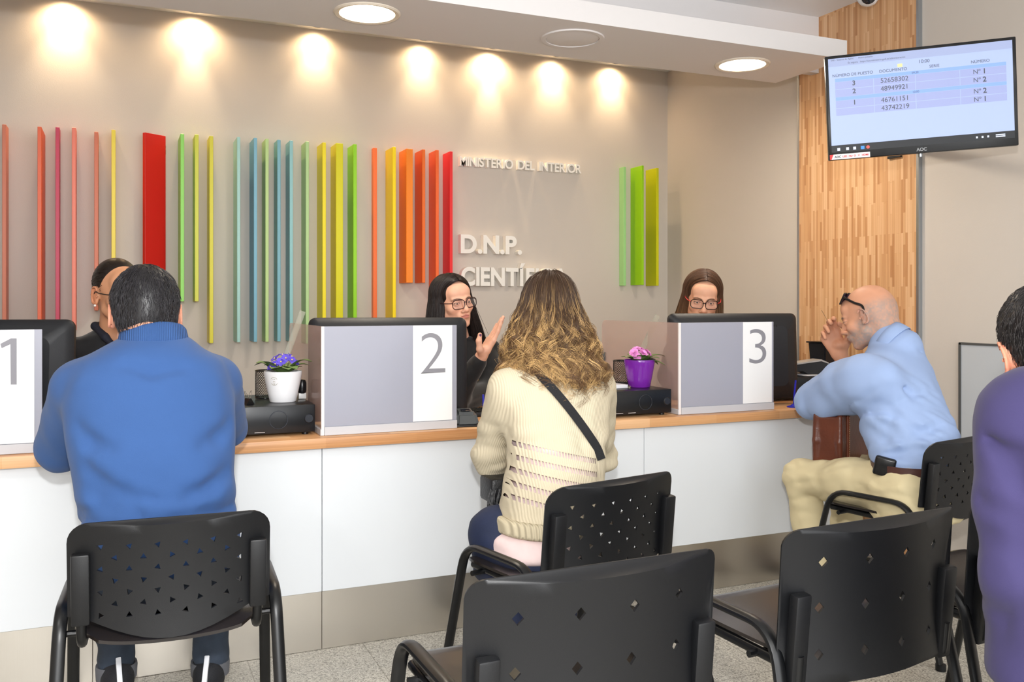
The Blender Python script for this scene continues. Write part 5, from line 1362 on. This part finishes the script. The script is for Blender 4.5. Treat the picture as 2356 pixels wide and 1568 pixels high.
nk = M @ Vector((0, -.05, -.125))
dirn = (Vector(W(2075, 815, Y=2.66))-Vector(W(2022, 760, Y=2.74))).normalized(); CB = Vector(W(2044, 779, Y=2.70))
S.cap(tuple(CB+dirn*.05), tuple(CB+dirn*.015), .095, .080, .03)
for pp in (((2046, 940), (2060, 950), (2112, 985), (2150, 1020)), ((2008, 958), (2045, 985), (2085, 1018)), ((2003, 990), (2035, 1012), (2065, 1040)), ((2060, 880), (2100, 905), (2128, 900)), ((2100, 1010), (2140, 985), (2172, 975)), ((2040, 1045), (2090, 1030), (2150, 1045))):
    q = [on_back(x, y, rows, A3, .004) for x, y in pp]; S.path([tuple(v) for v in q], [.002]+[.005]*(len(q)-2)+[.002], .028, True)
for pp in (((2015, 800), (2026, 840), (2028, 880), (2020, 915)),):
    q = [on_back(x, y, rows, A3, .012) for x, y in ((2062, 800), (2085, 806), (2110, 806), (2126, 812))]; S.path([tuple(v) for v in q], [.002]+[.003]*(len(q)-2)+[.002], .010, True)
Rf = np.array([[14, 8, 26], [-8, 12, 10], [3, 3, 8]])
S.folds = [(.0055, Rf, 41, lambda P: smoothstep(1.02, .80, P[:, 2])), (.0045, (26, 26, 12), 44, lambda P: smoothstep(2.62, 2.75, P[:, 1])), (.003, (18, 18, 18), 6, None)]
S.obj('shirt', SHIRT, t, 2)
cf = MB()   # turned-up cuffs, seam lines
for c, e, w_ in ((cuL, elL, wrL), (cuR, elR, wrR)):
    d = (Vector(w_)-Vector(e)).normalized(); Q = Matrix.Translation(Vector(c)-t.location) @ d.to_track_quat('Z', 'Y').to_matrix().to_4x4()
    MB().lathe([(.050, -.03), (.060, -.03), (.061, .012), (.058, .018), (.049, .014)], Q, seg=28, cap=False).build('cuff', SHIRT, t)
sm = MB(); ll = [on_back(x, y, rows, A3, .004) for x, y in ((2022, 826), (2045, 812), (2070, 800), (2095, 795), (2118, 796), (2135, 798))]
# collar fall
collar_band(t, 'collar', SHIRT, CB, -dirn, [(.072, -.03), (.070, .0), (.068, .022), (.070, .026), (.074, .026), (.082, .008), (.090, -.020), (.089, -.023), (.084, -.016), (.078, -.03)], yaw=A3+.4, dip=.02)
KHAKI = mat('khaki_cotton', (206, 192, 154), .8, bump=.06, bscale=700, var=.03, vscale=10)
hp = Vector((rows[-1][1], rows[-1][2], .56))
hL = P_(2085, 1128, 2.40); kL = P_(1846, 1098, 2.88); anL = P_(1880, 1352, 2.80)
hR = tuple(Vector(hL)+Vector((.20, .08, 0))); kR = tuple(Vector(kL)+Vector((.26, .03, 0))); anR = (kR[0]-.02, kR[1]-.02, .14)
S = Sdf(.008); brow = sil([(1075, 2018, 2200, 2.45, .183), (1110, 2020, 2205, 2.44, .19), (1160, 2010, 2210, 2.43, .195), (1195, 2010, 2205, 2.43, .18)], A3, 'rx'); S.loft(brow, A3, 2.3, .03)
midL = tuple(Vector(hL).lerp(Vector(kL), .5)+Vector((0, 0, .004)))
limb(S, [hL, midL, kL], [.100, .090, .070], .04); limb(S, [kL, anL], [.070, .055], .035); limb(S, [hR, kR, anR], [.1, .072, .055], .04)
S.folds = [(.0040, np.array([[10, 10, 24], [12, -12, 6], [4, 4, 12]]), 51, None), (.003, (26, 26, 26), 6, None)]; S.obj('trousers', KHAKI, t, 2)
# belt
bl_ = sil([(1062, 2018, 2198, 2.455, .186)], A3, 'rx')[0]; be = MB(); n = 48; ca, sa = math.cos(A3), math.sin(A3); vs_ = []
for dz, ex in ((-.017, .003), (-.017, .0075), (.017, .0075), (.017, .003)):
    for i in range(n):
        a = 2*PI*i/n; u = (bl_[3]+ex)*abs(math.cos(a))**(2/2.2)*(1 if math.cos(a) > 0 else -1); v = (bl_[4]+ex)*abs(math.sin(a))**(2/2.2)*(1 if math.sin(a) > 0 else -1)
        vs_.append((bl_[1]+u*ca-v*sa-t.location.x, bl_[2]+u*sa+v*ca-t.location.y, bl_[0]-.012+dz))
fs = [(j*n+i, j*n+(i+1) % n, ((j+1) % 4)*n+(i+1) % n, ((j+1) % 4)*n+i) for j in range(4) for i in range(n)]
belt = MB().add(vs_, fs).build('belt', mat('brown_leather_belt', (74, 44, 38), .4, bump=.1, bscale=200), t)
pc = on_back(2036, 1070, rows, A3, .010); Qp = Matrix.Translation(pc-t.location) @ Matrix.Rotation(math.radians(-52), 4, 'Z') @ Matrix.Rotation(math.radians(12), 4, 'Y')
MB().box((-.036, -.012, -.040), (.036, .012, .030), Qp, bev=.009, seg=3).build('phone_pouch', mat('black_leather_glossy', (18, 18, 20), .25), belt)
for an in (anL, anR): shoe(t, (an[0], an[1], .108), 15, 0, mat('brown_shoe_leather', (70, 46, 34), .35), BLKF, MATS['shoe_stripe'], False)
H = Sdf(.0034); head(H, M, SCH, True, tuple(nk+dirn*.05), jaw=1.06)
Hn = Sdf(.0032); rec = []
wv = Vector(wrR); yv = (CR*-.42+CU*.88).normalized(); zv = (CF*.95+CR*.2).normalized(); xv = yv.cross(zv).normalized(); zv = xv.cross(yv).normalized()
hand(Hn, frame3(wv, xv, yv, zv), -1, [(.40, .70, .50), (.55, .80, .5), (.65, .95, .6), (.7, 1.0, .7)], spread=(.0, .03, .10, .2), thumb=[(.052, .045, -.022), (.058, .085, -.036), (.040, .114, -.050)], sc=1.16, rec=rec)
Hn.M = I4; Hn.cap(tuple(wv), tuple(Vector(elR).lerp(wv, .1)), .027, .040, .015); Hn.cap(tuple(cuL), wrL, .040, .028, .01)
hand(Hn, Matrix.Translation(Vector(wrL)+Vector((0, .02, -.01))), -1, [(.06, .10, .08)]*4)
B = Sdf(.018); B.loft(shrink(rows, .75), A3, 2.2, .02)
B.path((P_(1990, 875, 2.60), P_(1945, 888, 2.71), elL), [.05, .05, .036], .02); B.path((shR, elR), [.045, .036], .02)
for pts in ((hL, kL, anL), (hR, kR, anR)): B.path(pts, [.065, .048, .036], .02)
def stub(L_, c):
    x, y, z = L_.T; n1 = vnoise(L_*160, 8)*.5+.5
    back = smoothstep(.062, .01, z)*smoothstep(.035, -.02, y)*smoothstep(-.11, -.07, z)*(y > -.13)
    beard = smoothstep(-.03, -.055, z)*smoothstep(.115, .09, -z+.0)*smoothstep(-.02, .01, y)*(1-smoothstep(.025, .0, np.abs(z+.058))*smoothstep(.02, .0, np.abs(x))*(y > .085))
    side = smoothstep(.0, -.03, z)*smoothstep(.03, .0, np.abs(y-.022))
    w = np.clip(back*.6*(.4+n1)+np.maximum(beard, side)*.62*(.5+n1), 0, .85)[:, None]
    w = w*((np.abs(z) < .135) & (np.abs(y) < .14))[:, None]
    return c*(1-w)+LINA((150, 140, 134))*w
fc = head_col(M, SCH, (208, 152, 122), brow=(110, 96, 86), male=True, extra=stub)
pieces(t, 'body', SKIN_M, [(H, 1, fc), (B, 1, fc), (Hn, 1, fc)]); eyes(t, M, SCH)
# short grey stubble as real hairs
Vs, Qs_ = H.surf(1); Ns = vnormals(Vs, Qs_)
def mk(L_):
    x, y, z = L_.T
    return ((z < .055) & (z > -.075) & (y < .0) & (y > -.12) & (np.abs(x) < .1)) | ((z < -.035) & (z > -.115) & (y > 0) & (y < .08) & ~((np.abs(x) < .022) & (z > -.078)))
tf = tufts(t, M, SCH, Vs, Ns, 5000, .0055, .00035, (150, 142, 138), .4, lift=1.2, seed=12, wav=0, mask=mk); hair_object(t, [tf], 'stubble')
LT = mat('sunglass_lens', (58, 34, 84), .06, coat=.6)
glasses(t, M @ Matrix.Translation((0, -.026, .016)) @ Matrix.Rotation(math.radians(43), 4, 'X') @ Matrix.Translation((0, .022, 0)), 1.03, (20, 18, 20), 'sunglasses', .033, .023, y=.098, tr=.0048, tint=LT, thick=.0032, label='dark wraparound sunglasses pushed up on the forehead')
# toothpick-thin glasses arm between the fingers
tp = W(1905, 733, Y=2.93); tq = W(1890, 713, Y=2.93)
tt_ = empty('thin_stick', 'thin stick held between the raised fingertips of the bald man', 'stick', tp)
MB().tube([(0, 0, -.012), tuple(tq-tp)], .0009, 6).build('shaft', mat('dark_thin_wood', (110, 90, 66), .5), tt_)
# leather satchel on his lap
b0 = W(1932, 1062, Y=2.83); bag = empty('leather_satchel', 'brown leather satchel held upright on the lap of the bald man', 'bag', (b0.x, b0.y, b0.z), math.radians(28))
LEA = mat('brown_leather', (112, 58, 36), .38, bump=.12, bscale=60, var=.18, vscale=8); ST_ = mat('leather_stitching', (196, 160, 120), .6)
S = Sdf(.006); S.box((-.085, -.055, 0), (.27, .05, .23), .022, .01); S.folds = [(.003, (12, 12, 12), 2, None)]
v, q = S.surf(1); np_mesh('body', v, q, LEA, bag)
S = Sdf(.005)
for x, w_ in ((-.098, .012), (-.118, .012), (-.138, .010)): S.path([(x, -.048, .20), (x-.006, -.046, .10), (x-.002, -.050, .01)], [.010, .014, .010], .006); S.path([(x, .048, .20), (x-.006, .046, .10), (x-.002, .050, .01)], [.010, .014, .010], .006); S.box((x-.01, -.05, .005), (x+.01, .05, .20), .006, .008)
v, q = S.surf(1); np_mesh('gusset', v, q, mat('brown_leather_dark', (92, 46, 30), .35, bump=.15, bscale=50, var=.2, vscale=8), bag)
S = Sdf(.005); S.box((-.090, -.066, .012), (.272, -.052, .235), .006, .004); v, q = S.surf(1); fl_ = np_mesh('flap', v, q, LEA, bag)
s1 = MB()
for i in range(24): s1.box((-.083, -.0672, .022+i*.0088), (-.0815, -.0658, .027+i*.0088))
for i in range(30): s1.box((-.078+i*.009, -.0672, .018), (-.073+i*.009, -.0658, .0195))
s1.build('stitching', ST_, fl_)

# ---------------------------------------------------------------- 4  person in purple at the right edge
t = empty('person', 'person in a purple sweater with short dark hair at the right edge', 'person', (1.74, 1.12, 0))
M = headM(2412, 800, 1.19, yaw=-34, pitch=8, roll=-10); SCH = 1.03
dT = 1.66
def q4(px, py, d=dT): return tuple(W(px, py, d=d))
def rowd(py, l, r, d, rx, ry): m = W((l+r)/2, py, d=d); return (m.z, m.x, m.y, rx, ry)
rows = [rowd(840, 2340, 2520, 1.68, .07, .08), rowd(870, 2322, 2600, 1.67, .12, .10), rowd(920, 2305, 2690, 1.66, .175, .125), rowd(1030, 2300, 2700, 1.65, .185, .14), rowd(1200, 2320, 2700, 1.64, .175, .14),
        rowd(1350, 2330, 2700, 1.63, .175, .145), rowd(1600, 2330, 2700, 1.62, .18, .15)]
PUR = mat('purple_jersey', (58, 52, 94), .9, bump=.12, bscale=900, sheen=.08, var=.03, vscale=8)
S = Sdf(.008); S.loft(rows, -.92, 2.3, .02)
shL = q4(2345, 985, 1.68); elL = q4(2352, 1330, 1.62); wrL = q4(2540, 1490, 1.80); shR = q4(2760, 985, 1.56); elR = q4(2800, 1330, 1.56); wrR = q4(2740, 1480, 1.86)
limb(S, [shL, q4(2338, 1160, 1.65), elL, wrL], [.066, .062, .056, .040], .03); limb(S, [shR, elR, wrR], [.066, .056, .04], .03)
nk = M @ Vector((0, -.05, -.13)); S.cap(tuple(nk+Vector((.02, 0, -.05))), tuple(nk+Vector((0, 0, -.005))), .085, .070, .03)
for pp in (((2258, 1150, 1.64), (2300, 1185, 1.57), (2350, 1205, 1.57)), ((2262, 1235, 1.62), (2310, 1262, 1.55), (2356, 1262, 1.56)), ((2268, 1315, 1.60), (2320, 1322, 1.54), (2380, 1300, 1.56)), ((2285, 1010, 1.66), (2330, 1060, 1.60), (2350, 1120, 1.59))):
    S.path([q4(*p) for p in pp], [.004, .012, .004], .04, True)
S.folds = [(.006, (6, 6, 20), 61, lambda P: smoothstep(1.0, .8, P[:, 2])), (.004, (14, 14, 14), 6, None)]
S.obj('sweater', PUR, t, 2)
hips = Vector(rows[-1][1:3]+(.50,)); H = Sdf(.0036); head(H, M, SCH, True, tuple(nk+Vector((.02, 0, -.04))))
kL = tuple(hips+Vector((.30, .27, -.02))); kR = tuple(hips+Vector((.43, .10, -.02))); hL = tuple(hips+Vector((-.03, .06, -.02))); hR = tuple(hips+Vector((.07, -.07, -.02)))
anL = (kL[0]-.08, kL[1]-.06, .14); anR = (kR[0]-.08, kR[1]-.06, .14)
S = Sdf(.009); limb(S, [hL, kL, anL], [.085, .062, .048], .03); limb(S, [hR, kR, anR], [.085, .062, .048], .03); S.obj('trousers', mat('dark_trousers', (40, 42, 50), .8), t, 1)
for an in (anL, anR): shoe(t, (an[0], an[1], .108), -50, 0, BLKF, SOLE, MATS['shoe_stripe'], False)
B = Sdf(.018); B.loft(shrink(rows, .75), -.92, 2.2, .02)
for pts in ((shL, elL, wrL), (shR, elR, wrR)): B.path(pts, [.045, .04, .026], .02)
for pts in ((hL, kL, anL), (hR, kR, anR)): B.path(pts, [.06, .045, .032], .02)
HN = Sdf(.004)
for wr, sd in ((wrL, 1), (wrR, -1)): hand(HN, Matrix.Translation(Vector(wr)+Vector((0, .02, -.005))) @ Matrix.Rotation(-.4, 4, 'X'), sd, [(.06, .10, .08)]*4); HN.cap(wr, tuple(Vector(wr)+Vector((0, .03, -.005))), .03, .026, .01)
fc = head_col(M, SCH, (226, 160, 132), male=True); pieces(t, 'body', SKIN_M, [(H, 1, fc), (B, 1, fc), (HN, 1, fc)])
HC = Sdf(.004); scalp_cap(HC, M, SCH, grow=-.002); Vh, Qh = HC.surf(1); Nh = vnormals(Vh, Qh)
tf = tufts(t, M, SCH, Vh, Nh, 9000, .017, .0006, (40, 36, 36), .5, lift=.75, seed=22, wav=.001); hair_object(t, [(Vh, Qh, np.tile(LINA((22, 20, 21)), (len(Vh), 1))), tf])
stl = empty('stool', 'low round black stool under the person in the purple sweater', 'stool', (hips.x, hips.y, 0))
MB().lathe([(.001, .395), (.14, .395), (.155, .405), (.155, .42), (.145, .43), (.001, .432)], seg=32).build('seat', CHP, stl)
for k in range(4):
    a = PI/4+k*PI/2; MB().tube([(.09*math.cos(a), .09*math.sin(a), .395), (.15*math.cos(a), .15*math.sin(a), .006)], .012, 10).build('leg', TUB, stl)

# ---------------------------------------------------------------- clerks behind the counter
def curtain(M, sc, seed, n, zlow, col, tipcol, out=.018, partx=0.0, spread=.02, front=.066, len_front=None, tuck=0, hi=.3, bk=1.0):
    """straight hair: from a centre parting over the skull and down past the shoulders"""
    g = np.random.default_rng(seed); S_ = 30; y0 = g.uniform(-.100, front, n); sg = g.choice([-1, 1], n); dep = g.uniform(0, 1, n)
    A = (.080+.009*dep); yy = np.clip(1-((y0+.018)/.112)**2, .02, 1)**.5; P = np.zeros((n, S_, 3)); phm = g.uniform(1.45, 1.6, n)
    zl = zlow*g.uniform(.86, 1.0, n); dv = g.normal(size=n)
    for k in range(S_):
        t_ = k/(S_-1)
        if t_ < .45:
            ph = t_/.45*phm; x = A*yy*np.sin(ph)+.002; z = .030+(.090+.006*dep)*yy**.7*np.cos(ph)
            y = y0-(y0 > .02)*(y0-.02)*.75*np.sin(ph)**2-.004*np.sin(ph)
        else:
            u = (t_-.45)/.55; x = A*yy*1.0+out*u**.8+spread*u*dv*.35; z = .030+.0+(zl-.03)*u; y = y0-(y0 > .02)*(y0-.02)*.75-.004+.01*dv*u*spread/.02*.5
            x = np.where(y0 < -.06, x*(1+.25*u), x)
        P[:, k] = np.stack([sg*x+partx*np.exp(-t_*8), y, z], -1)
    P += g.normal(size=(n, 1, 3))*.0009
    Mm = np.array(M @ Matrix.Scale(sc, 4)); P = P @ Mm[:3, :3].T+Mm[:3, 3]
    tt = np.linspace(0, 1, S_); R_ = np.full((n, S_), .00105)*(1-.6*tt**4)[None]
    V, Q = strands(P, R_, 3, seed); a = LINA(col); b = LINA(tipcol); w = smoothstep(.4, 1, tt)[None, :, None]*g.uniform(.3, 1, (n, 1, 1))
    st = (g.uniform(0, 1, n) < .18)[:, None, None]*hi
    c = (a*(1-w)+b*w)*g.uniform(.6, 1.35, (n, 1, 1))*(1+st); return V, Q, np.repeat(c.reshape(-1, 3), 3, 0)
def hair_cap(M, sc, col):
    HC = Sdf(.004); HC.M = M @ Matrix.Scale(sc, 4); HC.ell((0, -.020, .030), (.079, .097, .089), .01); HC.ell((0, -.06, -.06), (.075, .045, .11), .03)
    HC.ell((0, .118, -.02), (.070, .075, .098), .006, True); V, Q = HC.surf(1); return V, Q, np.tile(LINA(col), (len(V), 1))
BLKT = mat('black_knit_top', (15, 15, 18), .85, bump=.1, bscale=500, sheen=.2); NAVY = mat('navy_polo', (22, 24, 38), .8, bump=.15, bscale=500)
def chair_seat_under(x, y, label):
    c = copy_tree(ch1); place(c, x, y, 180, 1.0, label=label)
def clerk_torso(t, M, px, py, Y, wide, top, ang=0, waist=.13, lean=.0):
    """rows from the neck down to the seat behind the counter"""
    c = W(px, py, Y=Y); r = []
    for dz, rx, ry in ((0, .055, .055), (-.025, .095, .075), (-.055, wide*.86, .095), (-.10, wide, .11), (-.20, wide*.95, .12), (-.32, wide*.84, .12), (-.44, waist, .11), (-.55, waist*1.2, .13), (-.66, waist*1.25, .14)):
        r.append((c.z+dz, c.x, c.y+lean*(-dz), rx, ry))
    return r
# clerk 1
t = empty('person', 'clerk in black with tied-back dark hair and a pearl earring', 'person', (-.02, 3.98, 0))
M = headM(274, 672, 3.70, off=22, pitch=8, roll=4); SCH = 1.06; sk = (196, 142, 108)
rows = clerk_torso(t, M, 262, 752, 3.80, .19, 0, lean=.25)
S = Sdf(.008); S.loft(rows, 0, 2.2, .02)
sh1 = (rows[3][1]-.165, rows[3][2], rows[3][0]+.01); sh2 = (rows[3][1]+.165, rows[3][2], rows[3][0]+.01)
e1 = (sh1[0]-.05, sh1[1]-.08, .86); e2 = (sh2[0]+.04, sh2[1]-.08, .86); w1 = (sh1[0]+.06, sh1[1]-.22, .80); w2 = (sh2[0]-.1, sh2[1]-.22, .80)
limb(S, [sh1, e1, w1], [.062, .05, .036], .03); limb(S, [sh2, e2, w2], [.062, .05, .036], .03)
nk = M @ Vector((0, -.035, -.13)); fwd = (M.to_3x3() @ Vector((0, 1, 0))); fwd.z = 0; fwd.normalize()
S.ell(tuple(Vector((rows[2][1], rows[2][2], rows[2][0]))+fwd*.085), (.05, .05, .10), .01, True)
S.folds = [(.004, (10, 10, 16), 71, None)]; S.obj('cardigan', BLKT, t, 1)
S = Sdf(.006); S.loft([(z, x, y, rx*.93, ry*.95) for z, x, y, rx, ry in rows[2:]], 0, 2.2, .02); S.obj('polo_shirt', NAVY, t, 1)
c3 = Vector((rows[1][1], rows[1][2], rows[1][0])); S = Sdf(.005)
for sgn in (-1, 1):
    sd = Vector((fwd.y, -fwd.x, 0))*sgn
    S.path([tuple(c3-fwd*.075+Vector((0, 0, .035))), tuple(c3+sd*.070+Vector((0, 0, .030))), tuple(c3+sd*.060+fwd*.07+Vector((0, 0, -.01))), tuple(c3+sd*.030+fwd*.115+Vector((0, 0, -.062)))], [.014, .015, .014, .010], .01)
S.obj('polo_collar', NAVY, t, 1)
H = Sdf(.0033); head(H, M, SCH, False, tuple(c3+Vector((0, 0, -.05)))); H.ell(tuple(c3+fwd*.045+Vector((0, 0, -.055))), (.075, .05, .07), .02)
HN = Sdf(.004)
for wr, sd in ((w1, 1), (w2, -1)): hand(HN, Matrix.Translation(Vector(wr)+Vector((0, -.03, -.01))) @ Matrix.Rotation(PI, 4, 'Z'), sd, [(.06, .10, .08)]*4, sc=.92); HN.cap(wr, tuple(Vector(wr)+Vector((0, -.04, -.01))), .026, .022, .01)
B = Sdf(.018); B.loft(shrink(rows, .7), 0, 2.2, .02); B.path((sh1, e1, w1), [.04, .035, .025], .02); B.path((sh2, e2, w2), [.04, .035, .025], .02)
fc = head_col(M, SCH, sk, brow=(40, 28, 24)); pieces(t, 'body', SKIN_M, [(H, 1, fc), (B, 1, fc), (HN, 1, fc)]); eyes(t, M, SCH)
HC = Sdf(.004); HC.M = M @ Matrix.Scale(SCH, 4); HC.ell((0, -.022, .032), (.077, .095, .088), .01); HC.ell((0, -.115, .03), (.035, .035, .035), .02)
HC.ell((0, .125, -.036), (.076, .088, .084), .006, True)
for x in (-1, 1): HC.ell((x*.085, .01, -.03), (.03, .05, .045), .006, True)
Vh, Qh = HC.surf(1); Nh = vnormals(Vh, Qh)
tf = tufts(t, M, SCH, Vh, Nh, 4500, .028, .0006, (40, 29, 25), .6, crown=(0, .14, .06), lift=.14, seed=32, wav=.0005, mask=lambda L_: (L_[:, 1] < .035) & (L_[:, 2] > -.05))
hair_object(t, [(Vh, Qh, np.tile(LINA((24, 17, 15)), (len(Vh), 1))), tf])
glasses(t, M, SCH, (18, 20, 22), label='dark rectangular eyeglasses')
e = M @ Matrix.Scale(SCH, 4) @ Vector((-.083, -.002, -.042)); e2_ = M @ Matrix.Scale(SCH, 4) @ Vector((.083, -.002, -.042))
for q in (e, e2_): MB().ball(tuple(q-t.location), .0045).build('pearl_earring', mat('pearl', (240, 234, 226), .15, coat=.5), t)
def legs(t, x, y, m, shoe_m):
    hL = (x-.09, y-.02, .50); hR = (x+.09, y-.02, .50); kL = (x-.1, y-.40, .50); kR = (x+.1, y-.40, .50); aL = (x-.1, y-.30, .14); aR = (x+.1, y-.30, .14)
    S = Sdf(.010); S.ell((x, y, .52), (.17, .13, .09), .04); limb(S, [hL, kL, aL], [.08, .06, .045], .03); limb(S, [hR, kR, aR], [.08, .06, .045], .03); S.obj('trousers', m, t, 1)
    for a in (aL, aR): shoe(t, (a[0], a[1], .108), 180, 0, shoe_m, SOLE, MATS['shoe_stripe'], False)
DKT = MATS['dark_trousers']
legs(t, rows[-1][1], rows[-1][2]+.05, DKT, BLKF); chair_seat_under(rows[-1][1], rows[-1][2]+.32, 'black chair behind counter 1 that the clerk in black sits on')

# clerk 2
t = empty('person', 'clerk with long straight dark hair and glasses gesturing with one hand', 'person', (1.48, 4.2, 0))
M = headM(1043, 693, 3.97, off=30, pitch=4, roll=9); SCH = 1.04; sk = (224, 172, 146)
rows = clerk_torso(t, M, 1058, 770, 4.05, .185, 0)
S = Sdf(.008); S.loft(rows, 0, 2.2, .02)
sh1 = (rows[3][1]-.15, rows[3][2], rows[3][0]+.015); sh2 = (rows[3][1]+.155, rows[3][2], rows[3][0]+.02)
wr2 = W(1106, 822, Y=3.66); el2 = W(1078, 925, Y=3.80); e1 = (sh1[0]-.03, sh1[1]+.02, .84); w1 = (sh1[0]+.06, 3.98, .68)
yv = (CR*.50+CU*.86).normalized(); el2 = wr2-yv*.235+CF*.05; sv = Vector(el2).lerp(Vector(wr2), .90)
limb(S, [sh1, e1, w1], [.06, .048, .035], .03); limb(S, [sh2, tuple(W(1125, 900, Y=3.92)), tuple(el2), tuple(sv)], [.060, .055, .052, .040], .03)
S.folds = [(.004, (12, 12, 18), 81, None)]; S.obj('top', BLKT, t, 1)
H = Sdf(.0030); head(H, M, SCH, False, (rows[2][1], rows[2][2], rows[2][0]))
HN = Sdf(.0027); rec = []
xv0 = (CF*.93+CR*-.30+CU*.18).normalized(); zv = xv0.cross(yv).normalized(); xv = yv.cross(zv).normalized()
hand(HN, frame3(wr2, xv, yv, zv), -1, [(.10, .12, .08), (.02, .10, .06), (-.02, .08, .05), (-.05, .10, .05)], spread=(.03, .01, -.01, -.03), thumb=[(.040, .030, -.036), (.040, .058, -.058), (.036, .082, -.066)], sc=1.06, rec=rec)
HN.M = I4; HN.cap(tuple(wr2), tuple(Vector(el2).lerp(Vector(wr2), .6)), .024, .027, .01)
hand(HN, Matrix.Translation(Vector(w1)+Vector((0, -.03, -.01))) @ Matrix.Rotation(PI, 4, 'Z'), 1, [(.06, .10, .08)]*4, sc=.92); HN.cap(w1, tuple(Vector(w1)+Vector((0, -.04, -.01))), .026, .022, .01)
B = Sdf(.018); B.loft(shrink(rows, .7), 0, 2.2, .02); B.path((sh1, e1, w1), [.04, .035, .025], .02); B.path((sh2, tuple(W(1125, 900, Y=3.92)), tuple(el2)), [.03, .03, .03], .02)
Ah = frame3(wr2, xv, yv, zv) @ Matrix.Scale(1.06, 4); tn = Ah @ Vector((-.0365-.008, .083, -.062)); rec.append((tuple(Ah @ Vector((-.036-.0085, .083, -.066))), .0075))
fc = head_col(M, SCH, sk, brow=(44, 32, 28), nails=rec); pieces(t, 'body', SKIN_M, [(H, 1, fc), (B, 1, fc), (HN, 1, fc)]); eyes(t, M, SCH, look=(.25, -.1))
hair_object(t, [hair_cap(M, SCH, (22, 17, 16)), curtain(M, SCH, 5, 5200, -.30, (34, 25, 23), (30, 22, 20), .045, spread=.035)])
glasses(t, M, SCH, (46, 22, 26), lensw=.028, lensh=.020, label='dark plum eyeglasses')
legs(t, rows[-1][1], rows[-1][2]+.05, DKT, BLKF); chair_seat_under(rows[-1][1], rows[-1][2]+.32, 'black chair behind counter 2 that the gesturing clerk sits on')
# embroidered lettering on the top
em = MB()
for tx, px, py in (('D.N.P.', 1083, 879), ('CIENTÍFICA', 1077, 889)):
    vs_, fs = text_mesh(tx, .020, 0, .0004)
    for f in fs:
        base_ = len(em.v)
        pts_ = []
        for i in f:
            v = vs_[i]; pxx = px+v.x*F_PX/3.9; pyy = py-v.y*F_PX/3.9
            q = None
            S_t = np.array(sorted(rows)); 
            for d in np.arange(3.7, 4.4, .004):
                qq = W(pxx, pyy, d=d); cx, cy, rx, ry = (np.interp(qq.z, S_t[:, 0], S_t[:, k]) for k in range(1, 5))
                if (abs(qq.x-cx)/(rx+.008))**2.2+(abs(qq.y-cy)/(ry+.008))**2.2 <= 1: q = qq; break
            pts_.append(tuple((q if q is not None else W(pxx, pyy, d=4.1))-t.location))
        em.add(pts_, [tuple(range(len(pts_)))])
em.build('embroidered_text', mat('gold_thread', (196, 160, 70), .5), t, False)

# clerk 3
t = empty('person', 'clerk with light brown hair and red-armed glasses looking down', 'person', (2.75, 4.05, 0))
M = headM(1619, 692, 3.82, off=4, pitch=-20, roll=-5); SCH = 1.10; sk = (222, 168, 138)
M = headM(1616, 684, 3.80, off=5, pitch=17, roll=-5)
rows = clerk_torso(t, M, 1612, 772, 3.95, .185, 0, lean=.1)
S = Sdf(.008); S.loft(rows, 0, 2.2, .02)
sh1 = (rows[3][1]-.155, rows[3][2], rows[3][0]+.015); sh2 = (rows[3][1]+.155, rows[3][2], rows[3][0]+.015)
e1 = (sh1[0]-.03, sh1[1]+.02, .84); w1 = (sh1[0]+.05, 3.97, .68); e2 = (sh2[0]+.03, sh2[1]+.02, .84); w2 = (sh2[0]-.05, 3.97, .68)
limb(S, [sh1, e1, w1], [.06, .048, .035], .03); limb(S, [sh2, e2, w2], [.06, .048, .035], .03); S.obj('top', BLKT, t, 1)
H = Sdf(.0030); head(H, M, SCH, False, (rows[2][1], rows[2][2], rows[2][0])); HN = Sdf(.004)
for wr, sd in ((w1, 1), (w2, -1)): hand(HN, Matrix.Translation(Vector(wr)+Vector((0, -.03, -.01))) @ Matrix.Rotation(PI, 4, 'Z'), sd, [(.06, .10, .08)]*4, sc=.92); HN.cap(wr, tuple(Vector(wr)+Vector((0, -.04, -.01))), .026, .022, .01)
B = Sdf(.018); B.loft(shrink(rows, .7), 0, 2.2, .02)
for pts in ((sh1, e1, w1), (sh2, e2, w2)): B.path(pts, [.04, .035, .025], .02)
fc = head_col(M, SCH, sk, brow=(66, 46, 36)); pieces(t, 'body', SKIN_M, [(H, 1, fc), (B, 1, fc), (HN, 1, fc)]); eyes(t, M, SCH, look=(0, -.15))
hair_object(t, [hair_cap(M, SCH, (56, 38, 28)), curtain(M, SCH, 8, 5200, -.26, (84, 58, 42), (158, 122, 82), .020, partx=-.006, spread=.022, hi=.7)])
glasses(t, M, SCH, (34, 22, 18), lensw=.0275, lensh=.0200, thick=.0019, templ=mat('temple_red', (206, 40, 44), .3), label='dark tortoiseshell eyeglasses with red arms')
legs(t, rows[-1][1], rows[-1][2]+.05, DKT, BLKF); chair_seat_under(rows[-1][1], rows[-1][2]+.32, 'black chair behind counter 3 that the clerk looking down sits on')
